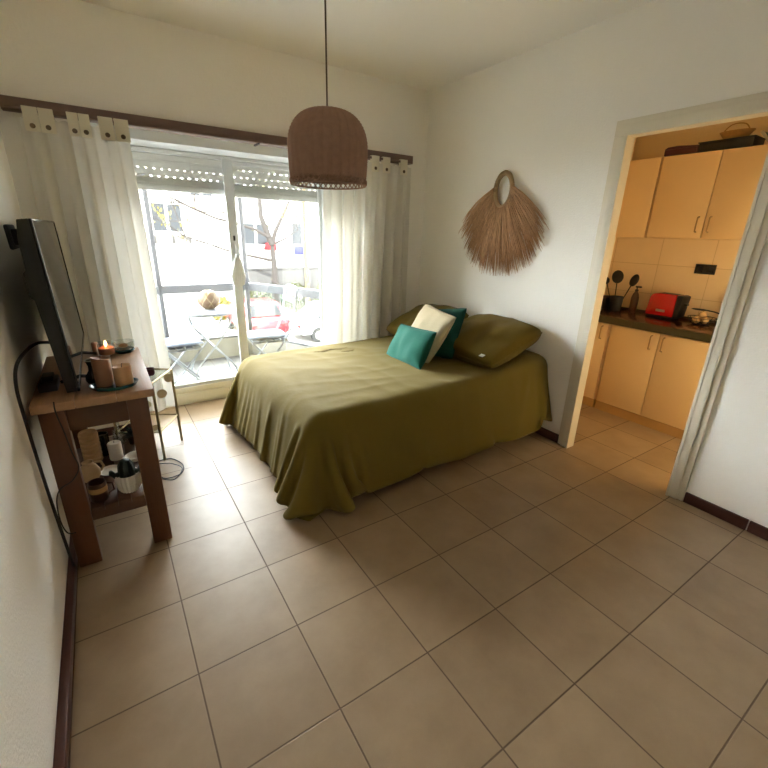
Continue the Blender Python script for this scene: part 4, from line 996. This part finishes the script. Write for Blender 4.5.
fwin(6.52, 7.02, 0.93, 1.78, 1)
fwin(7.5, 8.2, 0.93, 1.78, 1)
fwin(-0.2, 0.7, 1.30, 2.22)
fwin(9.2, 10.2, 0.95, 1.75)
for x in (-1.6, 0.6, 3.1, 5.4, 7.4): fwin(x, x + 0.8, 2.42, 2.95)
b = MB(); xa, za = F(1.92, 0.98); xb, zb = F(3.0, 1.20)
for k in range(7): b.box((xa, 23.6, za + (zb - za) * k / 7), (xb, 23.66, za + (zb - za) * (k + 0.62) / 7))
for x in (xa, (xa + xb) / 2, xb - 0.06): b.box((x, 23.66, za), (x + 0.06, 24, zb))
b.build('balcony_slats', M['gwall'], t, smooth=None)
b = MB(); xa, za = F(5.42, 0.93); xb, zb = F(5.86, 1.02, 24)
za = F(0, 0.80)[1]; b.prism([(xa, za), (xb, za - 0.06), (xb, zb + 0.1), (xa + 0.1, zb)], 1, 23.55, 23.7, 0.02); b.bar(((xa + xb) / 2, 23.65, (za + zb) / 2), ((xa + xb) / 2, 24.0, (za + zb) / 2), 0.03)
o = b.build('red_sign', M['signred'], t); o['label'] = 'red shop sign'
b = MB(); xa, za = F(6.55, 0.62); xb, zb = F(7.08, 0.93); b.box((xa, 23.5, za), (xb, 23.62, zb), 0.02); b.bar(((xa + xb) / 2, 23.6, (za + zb) / 2), ((xa + xb) / 2, 24.0, (za + zb) / 2), 0.03)
o = b.build('blue_sign', M['signblue'], t); o['label'] = 'blue shop sign'
b = MB(); b.box((6.4, 21.0, GZ + 0.14), (16, 21.3, -0.55), 0.03); b.box((6.3, 20.95, -0.55), (16.1, 21.35, -0.45), 0.02); single(b, 'garden_wall', M['gwall'], 'long grey garden wall across the street behind the hedge', 'wall', (11, 21.15, GZ + 0.14))
def leaf_mass(b, c, s, n, rnd, size=0.12):
    for k in range(n):
        d = Vector((rnd.gauss(0, 1), rnd.gauss(0, 1), rnd.gauss(0, 1))).normalized() * rnd.uniform(0.55, 1.0)
        p = Vector((c[0] + d.x * s[0], c[1] + d.y * s[1], c[2] + d.z * s[2]))
        e = Euler((rnd.uniform(0, 6), rnd.uniform(0, 6), rnd.uniform(0, 6))).to_matrix()
        q_ = [p + e @ Vector(v) * size for v in ((-0.5, 0, 0), (0, -0.28, 0.05), (0.5, 0, 0), (0, 0.28, 0.05))]
        b.bm.faces.new([b.bm.verts.new(v) for v in q_])
rnd = random.Random(9)
hb = [(7.0, 'leafy hedge bush behind the red car'), (9.0, 'leafy hedge bush in the middle of the garden wall'), (11.0, 'leafy hedge bush behind the white car'), (13.0, 'leafy hedge bush at the far right of the garden wall')]
for x, lab in hb:
    t = thing('hedge_bush', lab, 'bush', (x, 20.1, GZ + 0.14), 0, 'hedge along the garden wall')
    b = MB(); leaf_mass(b, (x, 20.1, -2.0), (0.84, 0.55, 0.85), 1500, rnd, 0.26); b.build('foliage', M['hedge'], t, smooth=None)
    b = MB(); b.bar((x, 20.1, GZ + 0.14), (x, 20.1, -1.9), 0.05); b.build('stem', M['bark'], t)
x = 4.9; t = thing('shrub', 'yellow green shrub seen between the balcony table legs', 'bush', (x, 19.6, GZ + 0.14))
b = MB(); leaf_mass(b, (x, 19.6, -2.2), (0.55, 0.5, 0.6), 700, rnd, 0.2); b.build('foliage', M['leaf'], t, smooth=None)
b = MB(); b.bar((x, 19.6, GZ + 0.14), (x, 19.6, -2.2), 0.04); b.build('stem', M['bark'], t)

def tree(name, label, base, path, r0, bark, seed, limbs, leaves, lsize=0.12, droop=0.0):
    rnd = random.Random(seed); t = thing(name, label, 'tree', base)
    b = MB(); fb = MB(); pts = smooth_path(path, 5); n = len(pts)
    b.tube(pts, [r0 * (1 - 0.65 * i / n) for i in range(n)], 10)
    tips = []
    def grow(p, d, ln, r, depth):
        q_ = [p]; 
        for k in range(5):
            d = (d + Vector((rnd.gauss(0, 0.17), rnd.gauss(0, 0.17), rnd.gauss(0.03 - droop, 0.13)))).normalized(); q_.append(q_[-1] + d * ln / 5)
        b.tube(q_, [r * (1 - 0.13 * k) for k in range(6)], 6)
        if depth == 0: tips.extend(q_[2:]); return
        for k in range(rnd.choice((2, 3))):
            j = rnd.choice((2, 3, 4, 5)); e = (d + Vector((rnd.gauss(0, 0.6), rnd.gauss(0, 0.5), rnd.gauss(0.1, 0.5)))).normalized()
            grow(q_[j], e, ln * rnd.uniform(0.5, 0.75), r * 0.5, depth - 1)
    for p, d, ln, r in limbs: grow(Vector(p), Vector(d).normalized(), ln, r, 3)
    b.build('trunk', bark, t, smooth=60)
    for k in range(leaves):
        p = rnd.choice(tips); leaf_mass(fb, p, (0.16, 0.16, 0.16), 1, rnd, lsize)
    fb.build('foliage', M['leaf'], t, smooth=None)
    return t
Yt = 19.9
x0, z0 = F(5.83, 0.1, Yt); xk, zk = F(5.80, 0.95, Yt)
xl, zl = F(5.35, 2.3, Yt); xr, zr = F(6.35, 2.4, Yt)
tree('bare_tree', 'bare grey forked street tree in front of the white building', (x0, Yt, GZ + 0.14), [(x0, Yt, GZ + 0.14), (x0, Yt, -1), (x0, Yt, z0), (xk, Yt, zk)], 0.24, M['bark'], 4,
     [((xk, Yt, zk), (xl - xk, 0.1, zl - zk), 3.6, 0.16), ((xk, Yt, zk), (xr - xk, -0.1, zr - zk), 3.4, 0.11), ((x0, Yt, z0 + 0.4), (-1, 0, 0.22), 4.2, 0.08), ((xk, Yt, zk + 0.3), (-1, 0.05, 0.55), 4.6, 0.085), ((xk, Yt, zk), (1, 0.1, 0.4), 2.6, 0.06)], 260, 0.14)
x1, z1 = F(7.12, -0.4, 18.6)
tree('slender_tree', 'slender pale yellow trunk tree at the right of the view', (x1, 18.6, GZ), [(x1, 18.6, GZ), (x1 + 0.02, 18.6, -1), (x1 - 0.03, 18.6, 1), (x1 + 0.02, 18.6, 3.6)], 0.14, M['ybark'], 8,
     [((x1, 18.6, 2.6), (-0.5, 0, 1), 2.4, 0.05), ((x1, 18.6, 3.3), (0.5, 0.1, 1), 2.2, 0.05), ((x1, 18.6, 2.0), (-1, 0.1, 0.5), 1.8, 0.035)], 220, 0.16)
x2 = F(4.44, 0, 19.3)[0]
tree('drooping_tree', 'leafy street tree whose thin branches cross the left pane', (x2, 19.3, GZ + 0.14), [(x2, 19.3, GZ + 0.14), (x2 + 0.02, 19.3, 0), (x2 - 0.02, 19.3, 2.0), (x2 - 0.1, 19.3, 4.2)], 0.13, M['bark'], 15,
     [((x2, 19.3, 2.2), (-1, 0, 0.0), 3.0, 0.045), ((x2, 19.3, 1.6), (-1, 0.1, -0.12), 2.6, 0.04), ((x2, 19.3, 3.0), (-1, 0.1, 0.15), 3.0, 0.05), ((x2, 19.3, 2.8), (0.5, 0.1, 0.6), 1.6, 0.05)], 150, 0.16, 0.05)

def car(loc, rz, paint, label):
    t = thing('car', label, 'car', loc, rz, 'cars parked in the street')
    prof = [(-2.0, 0.35), (-2.05, 0.62), (-1.95, 0.88), (-1.55, 0.98), (-1.05, 1.40), (-0.75, 1.47), (0.45, 1.46), (0.75, 1.38), (1.15, 0.98), (1.85, 0.86), (2.05, 0.62), (2.05, 0.35)]
    b = MB(); b.prism([(x, z) for x, z in prof], 1, -0.84, 0.84, 0.07); b.build('body', paint, t, local=True)
    b = MB()
    b.prism([(-1.40, 0.98), (-0.98, 1.36), (-0.2, 1.40), (-0.2, 0.98)], 1, -0.85, 0.85, 0.004); b.prism([(-0.12, 0.98), (-0.12, 1.40), (0.5, 1.39), (0.95, 0.98)], 1, -0.85, 0.85, 0.004)
    b.prism([(-0.7, -1.0), (0.7, -1.0), (0.62, -0.6), (-0.62, -0.6)], 2, 0, 0.001)
    b.build('side_windows', M['carglass'], t, local=True)
    b = MB()
    for xs, zs in (((-1.56, -1.09), (1.0, 1.385)), ((1.14, 0.78), (1.01, 1.38))):
        v = [(xs[0] , -0.72, zs[0]), (xs[0], 0.72, zs[0]), (xs[1], 0.64, zs[1]), (xs[1], -0.64, zs[1])]; s = 0.02 if xs[0] > 0 else -0.02
        lo = [b.bm.verts.new(p) for p in v]; hi = [b.bm.verts.new((p[0] + s, p[1], p[2] + 0.02)) for p in v]
        b.bm.faces.new(lo); b.bm.faces.new(hi)
        for k in range(4): b.bm.faces.new((lo[k], lo[(k + 1) % 4], hi[(k + 1) % 4], hi[k]))
    b.build('windscreen', M['carglass'], t, local=True)
    for x in (-1.28, 1.28):
        for s in (-1, 1):
            b = MB(); b.lathe([(0, -0.1), (0.27, -0.1), (0.32, -0.07), (0.32, 0.07), (0.27, 0.1), (0, 0.1)], (0, 0, 0), 26); bmesh.ops.rotate(b.bm, cent=(0, 0, 0), matrix=Euler((PI / 2, 0, 0)).to_matrix(), verts=b.bm.verts); bmesh.ops.translate(b.bm, vec=(x, s * 0.78, 0.32), verts=b.bm.verts); w_ = b.build('wheel', M['tyre'], t, local=True)
            b = MB(); b.lathe([(0, -0.105), (0.18, -0.105), (0.18, 0.105), (0, 0.105)], (0, 0, 0), 20); bmesh.ops.rotate(b.bm, cent=(0, 0, 0), matrix=Euler((PI / 2, 0, 0)).to_matrix(), verts=b.bm.verts); bmesh.ops.translate(b.bm, vec=(x, s * 0.78, 0.32), verts=b.bm.verts); b.build('hub', M['silver'], w_, local=True)
    for x, m_ in ((2.03, M['white_ceramic']), (-2.03, M['signred'])):
        b = MB()
        for s in (-1, 1): b.box((x - 0.035, s * 0.62 - 0.14, 0.64), (x + 0.035, s * 0.62 + 0.14, 0.76), 0.02)
        b.build('lights', m_, t, local=True)
car((5.72, 16.7, GZ), R(90), M['carred'], 'red car parked in the street seen beside the middle stile')
car((8.75, 14.6, GZ), R(0), M['carwhite'], 'white car parked in the street below the right pane')

# ------------------------------------------------------------------ light, world, camera
def light(name, kind, loc, energy, color, **k):
    l = bpy.data.lights.new(name, kind); l.energy = energy; l.color = color
    for a, v in k.items(): setattr(l, a, v)
    o = bpy.data.objects.new(name, l); o.location = loc; COL.objects.link(o); return o
s = light('sun', 'SUN', (0, 0, 10), 2.0, (1.0, 0.96, 0.90), angle=R(1.0))
s.rotation_euler = Vector((0.28, 0.72, -0.62)).to_track_quat('-Z', 'Y').to_euler()
k = light('kitchen_fill_light', 'AREA', (3.66, -1.73, 1.1), 4.0, (1.0, 0.94, 0.80), shape='RECTANGLE', size=0.9, size_y=1.0)  # unseen area lamp added to light the kitchen; the wall has no window
k.rotation_euler = (R(82), 0, R(180))
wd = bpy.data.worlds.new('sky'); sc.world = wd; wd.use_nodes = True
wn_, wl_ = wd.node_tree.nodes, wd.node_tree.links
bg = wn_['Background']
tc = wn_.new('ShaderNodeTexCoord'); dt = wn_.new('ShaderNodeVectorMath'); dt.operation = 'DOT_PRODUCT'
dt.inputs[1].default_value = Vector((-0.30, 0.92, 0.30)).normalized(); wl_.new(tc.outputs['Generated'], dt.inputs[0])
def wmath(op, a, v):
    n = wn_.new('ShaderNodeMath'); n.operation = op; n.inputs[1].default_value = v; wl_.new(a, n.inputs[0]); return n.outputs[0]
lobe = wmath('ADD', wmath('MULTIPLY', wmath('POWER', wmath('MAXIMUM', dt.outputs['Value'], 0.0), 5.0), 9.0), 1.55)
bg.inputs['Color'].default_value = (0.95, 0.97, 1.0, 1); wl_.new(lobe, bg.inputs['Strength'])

cam = bpy.data.cameras.new('camera'); co = bpy.data.objects.new('camera', cam); COL.objects.link(co)
cam.sensor_width = 36; cam.sensor_fit = 'HORIZONTAL'; cam.lens = 416.22 / 768 * 36; cam.clip_start = 0.02; cam.clip_end = 200
yaw, pitch, roll = 0.58865, 0.346025, 0.026439
f_ = Vector((math.sin(yaw) * math.cos(pitch), math.cos(yaw) * math.cos(pitch), -math.sin(pitch)))
r_ = Vector((math.cos(yaw), -math.sin(yaw), 0)); u_ = r_.cross(f_)
r2 = r_ * math.cos(roll) + u_ * math.sin(roll); u2 = -r_ * math.sin(roll) + u_ * math.cos(roll)
co.matrix_world = Matrix(((r2.x, u2.x, -f_.x, 0.340), (r2.y, u2.y, -f_.y, -1.897), (r2.z, u2.z, -f_.z, 1.4445), (0, 0, 0, 1)))
sc.camera = co
cy_ = sc.cycles
cy_.max_bounces = 12; cy_.diffuse_bounces = 7; cy_.glossy_bounces = 4; cy_.transmission_bounces = 6; cy_.transparent_max_bounces = 16
cy_.use_denoising = True; cy_.sample_clamp_indirect = 12; cy_.caustics_reflective = False; cy_.caustics_refractive = False
vs = sc.view_settings
vs.view_transform = 'Standard'; vs.look = 'None'; vs.gamma = 1.0; vs.use_curve_mapping = False; vs.exposure = 3.1
